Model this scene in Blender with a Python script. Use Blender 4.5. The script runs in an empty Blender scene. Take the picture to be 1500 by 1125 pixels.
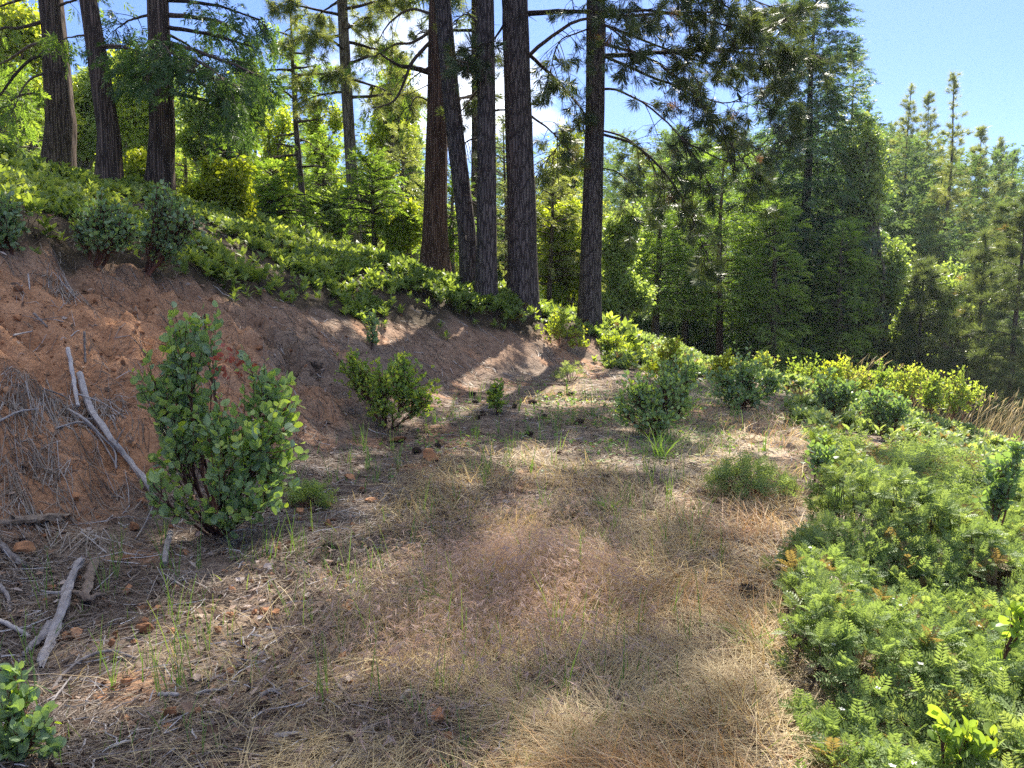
import bpy, math
import numpy as np
from mathutils import Vector
rng = np.random.default_rng(11)
SC = bpy.context.scene
COL = SC.collection
F = 1133.0                       # focal length in photograph pixels
PITCH = math.radians(6.0)
CAM = np.array([0.0, 0.0, 1.6])
FWD = np.array([0, math.cos(PITCH), -math.sin(PITCH)])
UPV = np.array([0, math.sin(PITCH), math.cos(PITCH)])

def R(n=None, a=0.0, b=1.0): return rng.uniform(a, b, n)
def ss(a, b, x):
    t = np.clip((x - a) / (b - a), 0, 1); return t * t * (3 - 2 * t)

# ---------------------------------------------------------------- noise
def _hash(ix, iy, seed):
    h = (ix.astype(np.int64) * 374761393 + iy.astype(np.int64) * 668265263 + seed * 982451653) & 0xffffffff
    h = ((h ^ (h >> 13)) * 1274126177) & 0xffffffff
    return ((h ^ (h >> 16)) & 0xffff) / 65535.0
def vnoise(x, y, seed=0):
    x = np.asarray(x, float); y = np.asarray(y, float)
    ix = np.floor(x); iy = np.floor(y); fx = x - ix; fy = y - iy
    fx = fx * fx * fx * (fx * (fx * 6 - 15) + 10); fy = fy * fy * fy * (fy * (fy * 6 - 15) + 10)
    a = _hash(ix, iy, seed); b = _hash(ix + 1, iy, seed); c = _hash(ix, iy + 1, seed); d = _hash(ix + 1, iy + 1, seed)
    return (a * (1 - fx) + b * fx) * (1 - fy) + (c * (1 - fx) + d * fx) * fy
def fbm(x, y, sc=1.0, oc=4, seed=0):
    s = 0; a = 0.5; t = 0
    x = np.asarray(x, float) * sc; y = np.asarray(y, float) * sc
    for k in range(oc):
        s = s + a * vnoise(x + 17.3 * k, y - 9.1 * k, seed + k); t += a; a *= .5; x = x * 2.03; y = y * 2.03
    return s / t

# ---------------------------------------------------------------- terrain
_ty = [-40, 0, 2, 5, 7, 9.7, 12.4, 14.5, 16.2, 18, 22, 30, 60, 400]
_tx = [-7, -4.0, -3.3, -2.75, -2.15, -1.55, -.7, .4, 1.6, 3.4, 6.5, 11, 26, 200]
_yy = np.arange(-40, 120, .25)
_xx = np.interp(_yy, _ty, _tx)
_k = np.hanning(11); _k /= _k.sum()
_xx = np.convolve(np.pad(_xx, 5, mode='edge'), _k, mode='valid')
def toe(y): return np.interp(y, _yy, _xx)
def cover_edge(y):
    return np.interp(y, [-5, 0, 2.65, 4, 5.9, 8, 10, 13, 16, 20], [.3, .5, .84, 1.42, 2.25, 3.1, 3.75, 4.6, 5.4, 5.8])
def softmin(a, b, k): return -k * np.logaddexp(-a / k, -b / k)
def softplus(x, k): return k * np.logaddexp(0, x / k)
def base_h(x, y):
    x = np.asarray(x, float); y = np.asarray(y, float)
    zb = .034 * softplus(y - 7, 1.0)
    zb = zb - .034 * softplus(y - 19, 1.0)
    drop = 2.4 * ss(18.5, 34, y + .0 * x) * ss(1.0, 6.0, x) + 1.8 * ss(15, 32, x)
    zb = zb - drop + np.minimum(.15 * softplus(x - 5.2, .6), .9) * (1 - ss(16.5, 22, y))
    d = (toe(y) - x) * .82
    ramp = .78 * softplus(d, .16) 
    up = 1.30 - .29 * np.maximum(x, -8.2) - .17 * (np.minimum(x, -8.2) + 8.2) + .25 * ss(11, 16, y)
    up = up - .05 * softplus(y - 30, 2) 
    up = np.where(x > 0, up, up)
    z = softmin(zb + ramp, np.maximum(up, -20), .30)
    return z
def height(x, y):
    x = np.asarray(x, float); y = np.asarray(y, float)
    z = base_h(x, y)
    d = toe(y) - x
    bank = ss(-.1, .5, d) * (1 - ss(3.0, 5.0, d)) * (1 - .75 * ss(9.5, 12.5, y))
    z = z + (fbm(x, y, .55, 4, 3) - .5) * (.10 + .45 * bank) 
    rill = fbm(x * .9 + y * .75, (y * .9 - x * .6) * .28, 1.9, 3, 40)
    z = z + bank * (rill - .5) * .34
    z = z + (fbm(x, y, 3.1, 3, 9) - .5) * (.05 + .09 * bank)
    z = z + bank * ((fbm(x, y, 6.5, 3, 31) - .5) * .17 + (np.abs(fbm(x + .5 * y, y, 2.6, 3, 47) - .5) - .12) * .45 - .12 * ss(.58, .70, fbm(x * .8, y * 1.3, 1.5, 3, 35)))
    far = ss(22, 50, np.hypot(x, y))
    z = z + far * (fbm(x, y, .06, 3, 21) - .5) * 2.0
    return z
def H1(x, y): return float(height(np.array([x]), np.array([y]))[0])
def lumps(x, y):            # height of the low ground cover above the soil
    a = fbm(x, y, .85, 2, 55); b = fbm(x, y, 2.3, 2, 71)
    left = ss(-.3, .8, toe(y) - x)
    k = 1 - .60 * ss(5.5, 9.5, y) * (1 - left) - .60 * left
    return (.06 + .62 * np.clip((a - .33) * 2.3, 0, 1) ** 1.2 + .18 * (b - .4)) * k * (1 - .28 * (1 - left))

def ray(px, py):
    d = FWD + np.array([1, 0, 0]) * (px - 750) / F + UPV * (562.5 - py) / F
    return d
def P(px, py, dist):
    d = ray(px, py); return CAM + d * (dist / d[1])
_ts = np.concatenate([np.arange(1.5, 30, .02), np.arange(30, 160, .1)])
def G(px, py, maxd=1e9):
    d = ray(px, py); q = CAM[None] + d[None] * _ts[:, None]
    below = q[:, 2] < height(q[:, 0], q[:, 1])
    i = int(np.argmax(below)) if below.any() else len(_ts) - 1
    p = q[i].copy(); p[2] = H1(p[0], p[1]); return p
def GD(px, dist):           # ground point under a picture column at a given distance
    x = (px - 750) / F * dist
    return np.array([x, dist, H1(x, dist)])

# ---------------------------------------------------------------- mesh buffer
class MB:
    def __init__(s): s.V = []; s.T = []; s.Q = []; s.tv = []; s.qv = []; s.tm = []; s.qm = []; s.n = 0
    def add(s, V, tris=None, quads=None, v=.5, m=0):
        V = np.asarray(V, np.float32).reshape(-1, 3)
        if tris is not None and len(tris):
            t = np.asarray(tris, np.int32).reshape(-1, 3) + s.n; s.T.append(t)
            s.tv.append(np.broadcast_to(np.asarray(v, np.float32), (len(t),)) if np.ndim(v) == 0 else np.asarray(v, np.float32)); s.tm.append(np.full(len(t), m, np.int32))
        if quads is not None and len(quads):
            q = np.asarray(quads, np.int32).reshape(-1, 4) + s.n; s.Q.append(q)
            s.qv.append(np.broadcast_to(np.asarray(v, np.float32), (len(q),)) if np.ndim(v) == 0 else np.asarray(v, np.float32)); s.qm.append(np.full(len(q), m, np.int32))
        s.V.append(V); s.n += len(V)
    def inst(s, tpl, M, Pp, v=.5, m=0):
        tv, tt, tq = tpl
        n = len(Pp)
        if n == 0: return
        v = np.broadcast_to(np.asarray(v, np.float32), (n,))
        V = np.einsum('nij,kj->nki', M, tv) + Pp[:, None, :]
        k = len(tv); off = (np.arange(n) * k)[:, None, None]
        T = (tt[None] + off).reshape(-1, 3) if tt is not None and len(tt) else None
        Q = (tq[None] + off).reshape(-1, 4) if tq is not None and len(tq) else None
        if T is not None and Q is not None:
            base = s.n
            s.add(V, T, None, np.repeat(v, len(tt)), m)
            s.Q.append(Q.astype(np.int32) + base); s.qv.append(np.repeat(v, len(tq))); s.qm.append(np.full(len(Q), m, np.int32))
        elif T is not None: s.add(V, T, None, np.repeat(v, len(tt)), m)
        else: s.add(V, None, Q, np.repeat(v, len(tq)), m)
    def tubes(s, Pp, Rr, ns=5, v=.5, m=0, cap=False):
        """n tubes of k points: Pp (n,k,3), Rr (n,k)"""
        Pp = np.asarray(Pp, float); Rr = np.asarray(Rr, float)
        if Pp.ndim == 2: Pp = Pp[None]; Rr = Rr[None]
        n, k, _ = Pp.shape
        if n == 0: return
        T = np.gradient(Pp, axis=1); T /= np.linalg.norm(T, axis=2, keepdims=True) + 1e-9
        ref = np.where(np.abs(T.mean(1)[:, 2:3]) > .75, np.array([[1., 0, 0]]), np.array([[0, 0, 1.]]))
        U = np.cross(T, ref[:, None, :]); U /= np.linalg.norm(U, axis=2, keepdims=True) + 1e-9
        W = np.cross(T, U)
        a = np.arange(ns) * 2 * math.pi / ns
        ring = Pp[:, :, None, :] + Rr[:, :, None, None] * (U[:, :, None, :] * np.cos(a)[None, None, :, None] + W[:, :, None, :] * np.sin(a)[None, None, :, None])
        i = np.arange(k - 1)[:, None]; j = np.arange(ns)[None, :]; jn = (j + 1) % ns
        q = np.stack([i * ns + j, i * ns + jn, (i + 1) * ns + jn, (i + 1) * ns + j], -1).reshape(-1, 4)
        Q = (q[None] + (np.arange(n) * k * ns)[:, None, None]).reshape(-1, 4)
        vv = np.repeat(np.broadcast_to(np.asarray(v, np.float32), (n,)), len(q))
        T3 = None
        base = s.n
        s.add(ring, None, Q, vv, m)
        if cap:
            e = []
            for t in range(n):
                b0 = t * k * ns; b1 = b0 + (k - 1) * ns
                for jj in range(1, ns - 1): e += [[b0, b0 + jj + 1, b0 + jj], [b1, b1 + jj, b1 + jj + 1]]
            s.T.append(np.array(e, np.int32) + base); s.tv.append(np.full(len(e), float(np.mean(v)), np.float32)); s.tm.append(np.full(len(e), m, np.int32))
    def mesh(s, name, mats, smooth=False):
        me = bpy.data.meshes.new(name)
        V = np.concatenate(s.V) if s.V else np.zeros((0, 3), np.float32)
        nt = sum(len(t) for t in s.T); nq = sum(len(q) for q in s.Q)
        T = np.concatenate(s.T).ravel() if nt else np.zeros(0, np.int32); Q = np.concatenate(s.Q).ravel() if nq else np.zeros(0, np.int32)
        me.vertices.add(len(V)); me.vertices.foreach_set('co', V.astype(np.float32).ravel())
        me.loops.add(len(T) + len(Q)); me.loops.foreach_set('vertex_index', np.concatenate([T, Q]).astype(np.int32))
        me.polygons.add(nt + nq)
        me.polygons.foreach_set('loop_start', np.concatenate([np.arange(nt) * 3, nt * 3 + np.arange(nq) * 4]).astype(np.int32))
        for m in (mats if isinstance(mats, (list, tuple)) else [mats]): me.materials.append(m)
        me.polygons.foreach_set('material_index', np.concatenate(s.tm + s.qm).astype(np.int32))
        if smooth: me.polygons.foreach_set('use_smooth', np.ones(nt + nq, bool))
        me.update(calc_edges=True)
        at = me.attributes.new('v', 'FLOAT', 'FACE'); at.data.foreach_set('value', np.concatenate(s.tv + s.qv).astype(np.float32))
        if not smooth: me.shade_flat() if hasattr(me, 'shade_flat') else None
        return me
    def build(s, name, mats, parent=None, smooth=False, loc=None):
        me = s.mesh(name, mats, smooth)
        o = bpy.data.objects.new(name, me); COL.objects.link(o)
        if parent is not None: o.parent = parent
        if loc is not None: o.location = loc
        return o

def thing(name, label, cat, loc=(0, 0, 0), group=None, rz=0.0, sc=1.0):
    o = bpy.data.objects.new(name, None); COL.objects.link(o)
    o.location = [float(t) for t in loc]; o.rotation_euler = (0, 0, rz); o.scale = (sc, sc, sc)
    o['label'] = label; o['category'] = cat
    if group: o['group'] = group
    o.empty_display_size = .1
    return o
def tag(o, label=None, cat=None, group=None, kind=None):
    if label: o['label'] = label
    if cat: o['category'] = cat
    if group: o['group'] = group
    if kind: o['kind'] = kind
    return o
def dup(root, label, loc, rz=0.0, sc=1.0, group=None, rx=0.0, ry=0.0):
    r = root.copy(); COL.objects.link(r); r.location = [float(t) for t in loc]; r.rotation_euler = (rx, ry, rz)
    r.scale = sc if isinstance(sc, (tuple, list)) else (sc, sc, sc)
    r['label'] = label
    if group: r['group'] = group
    for ch in list(root.children):
        c = ch.copy(); COL.objects.link(c); c.parent = r
    return r

# ---------------------------------------------------------------- frames and curves
def nrm(a): return a / (np.linalg.norm(a, axis=-1, keepdims=True) + 1e-9)
def rdir(n): return nrm(rng.normal(size=(n, 3)))
def frames(d, up=None, roll=None, s=1.0):
    """matrices whose x column is d and whose z column leans to up"""
    d = nrm(np.asarray(d, float)); n = len(d)
    if up is None: up = rdir(n)
    up = np.broadcast_to(up, d.shape)
    y = nrm(np.cross(up, d)); z = np.cross(d, y)
    if roll is not None:
        c, si = np.cos(roll)[:, None], np.sin(roll)[:, None]
        y, z = y * c + z * si, z * c - y * si
    s = np.broadcast_to(np.asarray(s, float), (n,)) if np.ndim(s) < 2 else s
    M = np.stack([d, y, z], -1)
    return M * (s[:, None, None] if s.ndim == 1 else s[:, None, :])
def bez(P0, P1, P2, t):
    t = np.asarray(t)
    if t.ndim == 1: t = np.broadcast_to(t, (len(P0), len(t)))
    t = t[..., None]
    return (1 - t) ** 2 * P0[:, None] + 2 * t * (1 - t) * P1[:, None] + t * t * P2[:, None]
def smooth_line(pts, n):
    pts = np.asarray(pts, float)
    if len(pts) == 2: return pts[0] + (pts[1] - pts[0]) * np.linspace(0, 1, n)[:, None]
    p = np.vstack([2 * pts[0] - pts[1], pts, 2 * pts[-1] - pts[-2]])
    seg = len(pts) - 1; out = []
    for t in np.linspace(0, seg, n):
        i = min(int(t), seg - 1); u = t - i
        a, b, c, d = p[i:i + 4]
        out.append(.5 * ((2 * b) + (-a + c) * u + (2 * a - 5 * b + 4 * c - d) * u * u + (-a + 3 * b - 3 * c + d) * u ** 3))
    return np.array(out)

# ---------------------------------------------------------------- templates (verts, tris, quads)
def tpl(V, T=None, Q=None):
    return (np.array(V, float), np.array(T, np.int64).reshape(-1, 3) if T is not None else None, np.array(Q, np.int64).reshape(-1, 4) if Q is not None else None)
def leaf_tpl(w=.62, fold=.10, curl=.12, tip=1.0):
    # an oval leaf along x with a folded midrib
    xs = [0, .18, .5, .82, 1]; ws = [.04, .72, 1.0, .66, .03]
    V = []
    for x, q in zip(xs, ws):
        z = -curl * (x - .3) ** 2
        V += [[x, -q * w / 2, z + fold * q * .5], [x, 0, z], [x, q * w / 2, z + fold * q * .5]]
    Q = []
    for i in range(4):
        for j in range(2): Q.append([i * 3 + j, i * 3 + j + 1, i * 3 + j + 4, i * 3 + j + 3])
    return tpl(V, None, Q)
LEAF = leaf_tpl(.72, .12, .15)
LEAF_S = leaf_tpl(.5, .10, .25)
LEAF_LO = tpl([[0, 0, 0], [.45, -.33, .06], [1, 0, -.05], [.45, .33, .06]], [[0, 1, 2], [0, 2, 3]])
def tuft_tpl(n=42, w=.035, spread=.9, seed=1, back=.15):
    r = np.random.default_rng(seed); V = []; T = []
    for i in range(n):
        th = r.uniform(0, 2 * math.pi); c = r.uniform(math.cos(spread + .35), 1); s_ = math.sqrt(1 - c * c)
        d = np.array([c, s_ * math.cos(th), s_ * math.sin(th)]); L = r.uniform(.75, 1.05)
        b = np.array([r.uniform(-.55, .1), 0, 0]); side = np.cross(d, r.normal(size=3)); side /= np.linalg.norm(side)
        tip = b + d * L + np.array([0, 0, -.12 * L]); k = len(V)
        mid = b + d * L * .55
        V += [b, mid + side * w / 2, tip, mid - side * w / 2]; T += [[k, k + 1, k + 2], [k, k + 2, k + 3]]
    return tpl(V, T)
def tuft_lo(n=22, w=.06, seed=1):
    r = np.random.default_rng(seed); V = []; T = []
    for i in range(n):
        th = r.uniform(0, 2 * math.pi); c = r.uniform(.15, 1); s_ = math.sqrt(1 - c * c)
        d = np.array([c, s_ * math.cos(th), s_ * math.sin(th)]); L = r.uniform(.8, 1.1)
        b = np.array([r.uniform(-.4, .1), 0, 0]); side = np.cross(d, r.normal(size=3)); side /= np.linalg.norm(side); k = len(V)
        V += [b + side * w / 2, b - side * w / 2, b + d * L]; T += [[k, k + 1, k + 2]]
    return tpl(V, T)
def spray_tpl(n=9, seed=2, wl=.12, droop=.25, rough=.10):
    """a flat conifer spray: leaflets along an axis, ending in a tip"""
    r = np.random.default_rng(seed); V = []; T = []
    for i in range(n):
        x = .08 + .8 * i / (n - 1)
        for sgn in (-1, 1):
            L = (.42 * (1 - .55 * x) + .05) * r.uniform(.7, 1.25); a = math.radians(r.uniform(35, 62)) * sgn
            d = np.array([math.cos(a), math.sin(a), r.uniform(-rough * 3, rough * 2)]); p = np.array([x, 0, -droop * x * x])
            side = np.array([-d[1], d[0], r.uniform(-.5, .5)]) * wl * r.uniform(.7, 1.2) * .5; k = len(V)
            V += [p, p + d * L * .5 + side, p + d * L + [0, 0, -.1 * L], p + d * L * .5 - side]; T += [[k, k + 1, k + 2], [k, k + 2, k + 3]]
    k = len(V); V += [[.75, -.05, -droop * .56], [.75, .05, -droop * .56], [1.12, 0, -droop * 1.25]]; T += [[k, k + 1, k + 2]]
    return tpl(V, T)
def cluster_tpl(n=10, seed=3, size=.55, w=.6):
    """a loose clump of small leaves within a unit ball"""
    r = np.random.default_rng(seed); V = []; T = []
    for i in range(n):
        p = r.normal(size=3) * .42; d = r.normal(size=3); d /= np.linalg.norm(d); s_ = np.cross(d, r.normal(size=3)); s_ /= np.linalg.norm(s_)
        L = size * r.uniform(.7, 1.2); k = len(V)
        V += [p, p + d * L * .5 + s_ * L * w / 2, p + d * L, p + d * L * .5 - s_ * L * w / 2]; T += [[k, k + 1, k + 2], [k, k + 2, k + 3]]
    return tpl(V, T)
def frond_tpl(np_=7, seed=4):
    """one ferny leaf along x"""
    r = np.random.default_rng(seed); V = [[0, -.012, 0], [0, .012, 0], [.5, -.012, .10], [.5, .012, .10], [1, 0, .02]]
    T = [[0, 2, 1], [1, 2, 3], [2, 4, 3]]
    for i in range(np_):
        x = .12 + .8 * i / (np_ - 1); z = .10 * (1 - ((x - .5) / .5) ** 2) * .9
        L = .30 * math.sin(math.pi * (.15 + .8 * (x - .0) * .95)) + .05
        for sg in (-1, 1):
            a = math.radians(58 + r.uniform(-8, 8)) * sg; d = np.array([math.cos(a), math.sin(a), .15]); s_ = np.array([-d[1], d[0], 0]) * .055
            p = np.array([x, 0, z]); k = len(V)
            V += [p, p + d * L * .5 + s_, p + d * L + [0, 0, -.03], p + d * L * .5 - s_]; T += [[k, k + 1, k + 2], [k, k + 2, k + 3]]
    return tpl(V, T)
def sprig_tpl(nf=9, seed=5, fr=None, lo=False):
    """a rosette of ferny leaves on a short stem, about 1 unit across"""
    r = np.random.default_rng(seed); fv, ft, _ = fr
    V = []; T = []; n = 0
    for i in range(nf):
        az = i * 2.4 + r.uniform(-.3, .3); el = r.uniform(.05, .75) + .5 * (i / nf); L = r.uniform(.38, .62)
        d = np.array([[math.cos(az) * math.cos(el), math.sin(az) * math.cos(el), math.sin(el)]])
        M = frames(d, np.array([0, 0, 1.]), np.array([r.uniform(-.5, .5)]), L)[0]
        V.append(fv @ M.T + np.array([0, 0, -.05 + .35 * i / nf])); T.append(ft + n); n += len(fv)
    return (np.concatenate(V), np.concatenate(T), None)
TUFT = [tuft_tpl(54, .024, .95, s) for s in (1, 2, 3)]
TUFT_LO = [tuft_lo(34, .05, s) for s in (4, 5)]
SPRAY = [spray_tpl(11, s, .075, .3, .14) for s in (1, 2, 3)]
SPRAY_LO = [spray_tpl(6, s, .15, .25, .14) for s in (4, 5)]
CLUST = [cluster_tpl(11, s) for s in (1, 2, 3)]
FR_HI = frond_tpl(7, 1); FR_MID = frond_tpl(4, 2); 
FR_LO = tpl([[0, 0, 0], [.3, -.2, .08], [1, 0, 0], [.3, .2, .08], [.65, -.17, .08], [.65, .17, .08]], [[0, 1, 3], [1, 4, 3], [3, 4, 5], [4, 2, 5]])
SPRIG_HI = [sprig_tpl(9, s, FR_HI) for s in (1, 2, 3)]
SPRIG_MID = [sprig_tpl(8, s, FR_MID) for s in (4, 5)]
SPRIG_LO = [sprig_tpl(8, s, FR_LO) for s in (6, 7)]
def multi(mb, tpls, M, Pp, v, m=0):
    """spread instances over several templates"""
    k = rng.integers(0, len(tpls), len(Pp)); v = np.broadcast_to(v, (len(Pp),))
    for i, t in enumerate(tpls):
        s_ = k == i
        mb.inst(t, M[s_], Pp[s_], v[s_], m)
# ---------------------------------------------------------------- materials
def new_mat(name):
    m = bpy.data.materials.new(name); m.use_nodes = True
    nt = m.node_tree; nt.nodes.clear(); return m, nt, nt.nodes.new
def ramp(nt, stops, fac):
    r = nt.nodes.new('ShaderNodeValToRGB'); e = r.color_ramp.elements
    while len(e) < len(stops): e.new(.5)
    for x, (p, c) in zip(e, stops): x.position = p; x.color = (*c, 1)
    nt.links.new(fac, r.inputs[0]); return r.outputs[0]
def leaf_mat(name, stops, trans, tcol_gain=(1.5, 1.6, .55), rough=.5, spec=.25, objvar=.0):
    """thin leaf: reflects and lets light through; colours vary leaf by leaf with the attribute v"""
    m, nt, N = new_mat(name); L = nt.links.new
    at = N('ShaderNodeAttribute'); at.attribute_name = 'v'
    fac = at.outputs['Fac']
    if objvar:
        oi = N('ShaderNodeObjectInfo'); ma = N('ShaderNodeMath'); ma.operation = 'MULTIPLY_ADD'; ma.inputs[1].default_value = objvar; ma.inputs[2].default_value = -objvar / 2
        L(oi.outputs['Random'], ma.inputs[0]); ad = N('ShaderNodeMath'); L(fac, ad.inputs[0]); L(ma.outputs[0], ad.inputs[1]); fac = ad.outputs[0]
    c = ramp(nt, stops, fac)
    pb = N('ShaderNodeBsdfPrincipled'); pb.inputs['Roughness'].default_value = rough; pb.inputs['Specular IOR Level'].default_value = spec
    L(c, pb.inputs['Base Color'])
    mu = N('ShaderNodeMix'); mu.data_type = 'RGBA'; mu.blend_type = 'MULTIPLY'; mu.inputs[0].default_value = 1
    L(c, mu.inputs[6]); mu.inputs[7].default_value = (*tcol_gain, 1)
    tr = N('ShaderNodeBsdfTranslucent'); L(mu.outputs[2], tr.inputs[0])
    mx = N('ShaderNodeMixShader'); mx.inputs[0].default_value = trans; L(pb.outputs[0], mx.inputs[1]); L(tr.outputs[0], mx.inputs[2])
    o = N('ShaderNodeOutputMaterial'); L(mx.outputs[0], o.inputs[0]); return m
def bark_mat(name, dark, mid, light, sx=9., sz=1.6, bump=.6):
    m, nt, N = new_mat(name); L = nt.links.new
    tc = N('ShaderNodeTexCoord'); mp = N('ShaderNodeMapping'); mp.inputs['Scale'].default_value = (sx, sx, sz); L(tc.outputs['Object'], mp.inputs[0])
    n1 = N('ShaderNodeTexNoise'); n1.inputs['Scale'].default_value = 1.0; n1.inputs['Detail'].default_value = 6; n1.inputs['Roughness'].default_value = .65; L(mp.outputs[0], n1.inputs[0])
    mp2 = N('ShaderNodeMapping'); mp2.inputs['Scale'].default_value = (sx * 1.5, sx * 1.5, sz * 1.3); L(tc.outputs['Object'], mp2.inputs[0])
    mxv = N('ShaderNodeMix'); mxv.data_type = 'VECTOR'; mxv.inputs[0].default_value = .25; L(mp2.outputs[0], mxv.inputs[4]); L(n1.outputs['Color'], mxv.inputs[5])
    vo = N('ShaderNodeTexVoronoi'); vo.feature = 'DISTANCE_TO_EDGE'; vo.inputs['Scale'].default_value = 1.2; L(mxv.outputs[1], vo.inputs[0])
    mr = N('ShaderNodeMapRange'); mr.inputs['From Max'].default_value = .18; L(vo.outputs['Distance'], mr.inputs[0])
    mul = N('ShaderNodeMath'); mul.operation = 'MULTIPLY'; L(mr.outputs[0], mul.inputs[0]); L(n1.outputs['Fac'], mul.inputs[1])
    at = N('ShaderNodeAttribute'); at.attribute_name = 'v'
    ad = N('ShaderNodeMath'); ad.operation = 'MULTIPLY_ADD'; L(at.outputs['Fac'], ad.inputs[0]); ad.inputs[1].default_value = .35; L(mul.outputs[0], ad.inputs[2])
    c = ramp(nt, [(.12, dark), (.42, mid), (.85, light)], ad.outputs[0])
    pb = N('ShaderNodeBsdfPrincipled'); pb.inputs['Roughness'].default_value = .9; pb.inputs['Specular IOR Level'].default_value = .15; L(c, pb.inputs['Base Color'])
    bp = N('ShaderNodeBump'); bp.inputs['Strength'].default_value = bump; bp.inputs['Distance'].default_value = .04; L(mul.outputs[0], bp.inputs['Height']); L(bp.outputs[0], pb.inputs['Normal'])
    o = N('ShaderNodeOutputMaterial'); L(pb.outputs[0], o.inputs[0]); return m
def dull_mat(name, stops, scale=12., bump=.4, rough=.9, dist=.01, objvar=.4, spec=.2):
    """rock, dead wood, litter: noise over the attribute v"""
    m, nt, N = new_mat(name); L = nt.links.new
    tc = N('ShaderNodeTexCoord'); n1 = N('ShaderNodeTexNoise'); n1.inputs['Scale'].default_value = scale; n1.inputs['Detail'].default_value = 6; n1.inputs['Roughness'].default_value = .65; L(tc.outputs['Object'], n1.inputs[0])
    at = N('ShaderNodeAttribute'); at.attribute_name = 'v'; oi = N('ShaderNodeObjectInfo')
    a = N('ShaderNodeMath'); a.operation = 'MULTIPLY_ADD'; L(n1.outputs['Fac'], a.inputs[0]); a.inputs[1].default_value = .9; L(at.outputs['Fac'], a.inputs[2])
    b = N('ShaderNodeMath'); b.operation = 'MULTIPLY_ADD'; L(oi.outputs['Random'], b.inputs[0]); b.inputs[1].default_value = objvar; L(a.outputs[0], b.inputs[2])
    s_ = N('ShaderNodeMath'); s_.operation = 'SUBTRACT'; L(b.outputs[0], s_.inputs[0]); s_.inputs[1].default_value = .45 + objvar / 2
    c = ramp(nt, stops, s_.outputs[0])
    pb = N('ShaderNodeBsdfPrincipled'); pb.inputs['Roughness'].default_value = rough; pb.inputs['Specular IOR Level'].default_value = spec; L(c, pb.inputs['Base Color'])
    if bump:
        bp = N('ShaderNodeBump'); bp.inputs['Strength'].default_value = bump; bp.inputs['Distance'].default_value = dist; L(n1.outputs['Fac'], bp.inputs['Height']); L(bp.outputs[0], pb.inputs['Normal'])
    o = N('ShaderNodeOutputMaterial'); L(pb.outputs[0], o.inputs[0]); return m

M = {}
# leaves
M['manz'] = leaf_mat('manzanita_leaf', [(.0, (.16, .235, .145)), (.5, (.25, .35, .185)), (.8, (.32, .43, .15)), (1., (.42, .51, .10))], .38, (1.5, 1.6, .45), .38, .5)
M['manz_bright'] = leaf_mat('manzanita_leaf_bright', [(.0, (.15, .23, .10)), (.5, (.24, .35, .11)), (1., (.42, .49, .09))], .5, (1.7, 1.6, .4), .45, .3)
M['yellow'] = leaf_mat('yellow_leaf', [(.0, (.20, .29, .08)), (.5, (.36, .43, .12)), (.85, (.50, .50, .14)), (1., (.56, .38, .13))], .5, (1.4, 1.35, .5), .5, .25)
M['red'] = leaf_mat('red_leaf', [(.0, (.30, .08, .06)), (1., (.50, .16, .12))], .4, (1.4, 1.1, .7), .45, .3)
M['pale_dead'] = leaf_mat('dead_leaf', [(.0, (.30, .19, .14)), (1., (.50, .36, .30))], .3, (1.2, 1., .8), .7, .2)
M['misery'] = leaf_mat('ferny_leaf', [(.0, (.22, .155, .085)), (.07, (.21, .16, .085)), (.10, (.13, .185, .08)), (.5, (.215, .30, .125)), (1., (.40, .46, .19))], .44, (1.4, 1.35, .6), .5, .25)
M['pine'] = leaf_mat('pine_needle', [(.0, (.075, .11, .06)), (.55, (.145, .19, .095)), (.9, (.24, .27, .13)), (1., (.33, .20, .11))], .40, (1.6, 1.55, .6), .42, .4)
M['pine_pale'] = leaf_mat('pine_needle_pale', [(.0, (.15, .19, .09)), (.6, (.26, .31, .14)), (1., (.40, .41, .18))], .46, (1.6, 1.5, .6), .42, .4, .15)
M['cedar'] = leaf_mat('cedar_spray', [(.0, (.11, .17, .055)), (.55, (.20, .285, .085)), (1., (.35, .42, .12))], .5, (1.6, 1.7, .5), .5, .3, .2)
M['far_green'] = leaf_mat('far_conifer', [(.0, (.07, .12, .065)), (.6, (.13, .195, .10)), (1., (.22, .29, .13))], .4, (1.5, 1.5, .6), .8, .08)
M['far_bright'] = leaf_mat('far_broadleaf', [(.0, (.17, .24, .07)), (.55, (.30, .38, .10)), (1., (.46, .49, .15))], .48, (1.5, 1.45, .45), .8, .08)
M['cedar_dark'] = leaf_mat('dark_cedar_spray', [(.0, (.055, .10, .05)), (.55, (.10, .165, .075)), (1., (.20, .28, .09))], .38, (1.6, 1.7, .5), .5, .3)
M['fir_dark'] = leaf_mat('dark_fir_spray', [(.0, (.06, .11, .075)), (.6, (.11, .18, .105)), (1., (.20, .28, .14))], .40, (1.6, 1.7, .6), .45, .4, .1)
M['fir'] = leaf_mat('fir_spray', [(.0, (.07, .125, .06)), (.6, (.125, .20, .085)), (1., (.23, .31, .11))], .42, (1.7, 1.7, .6), .45, .35, .2)
M['oak'] = leaf_mat('oak_leaf', [(.0, (.17, .24, .09)), (.55, (.29, .37, .14)), (1., (.45, .49, .21))], .48, (1.5, 1.5, .55), .42, .4, .2)
M['bright'] = leaf_mat('sunny_leaf', [(.0, (.20, .28, .06)), (.55, (.35, .43, .085)), (1., (.52, .53, .12))], .5, (1.6, 1.5, .4), .5, .25, .2)
M['green_grass'] = leaf_mat('green_grass', [(.0, (.10, .20, .05)), (.6, (.17, .30, .08)), (1., (.30, .36, .12))], .4, (1.4, 1.4, .5), .5, .25)
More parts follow.
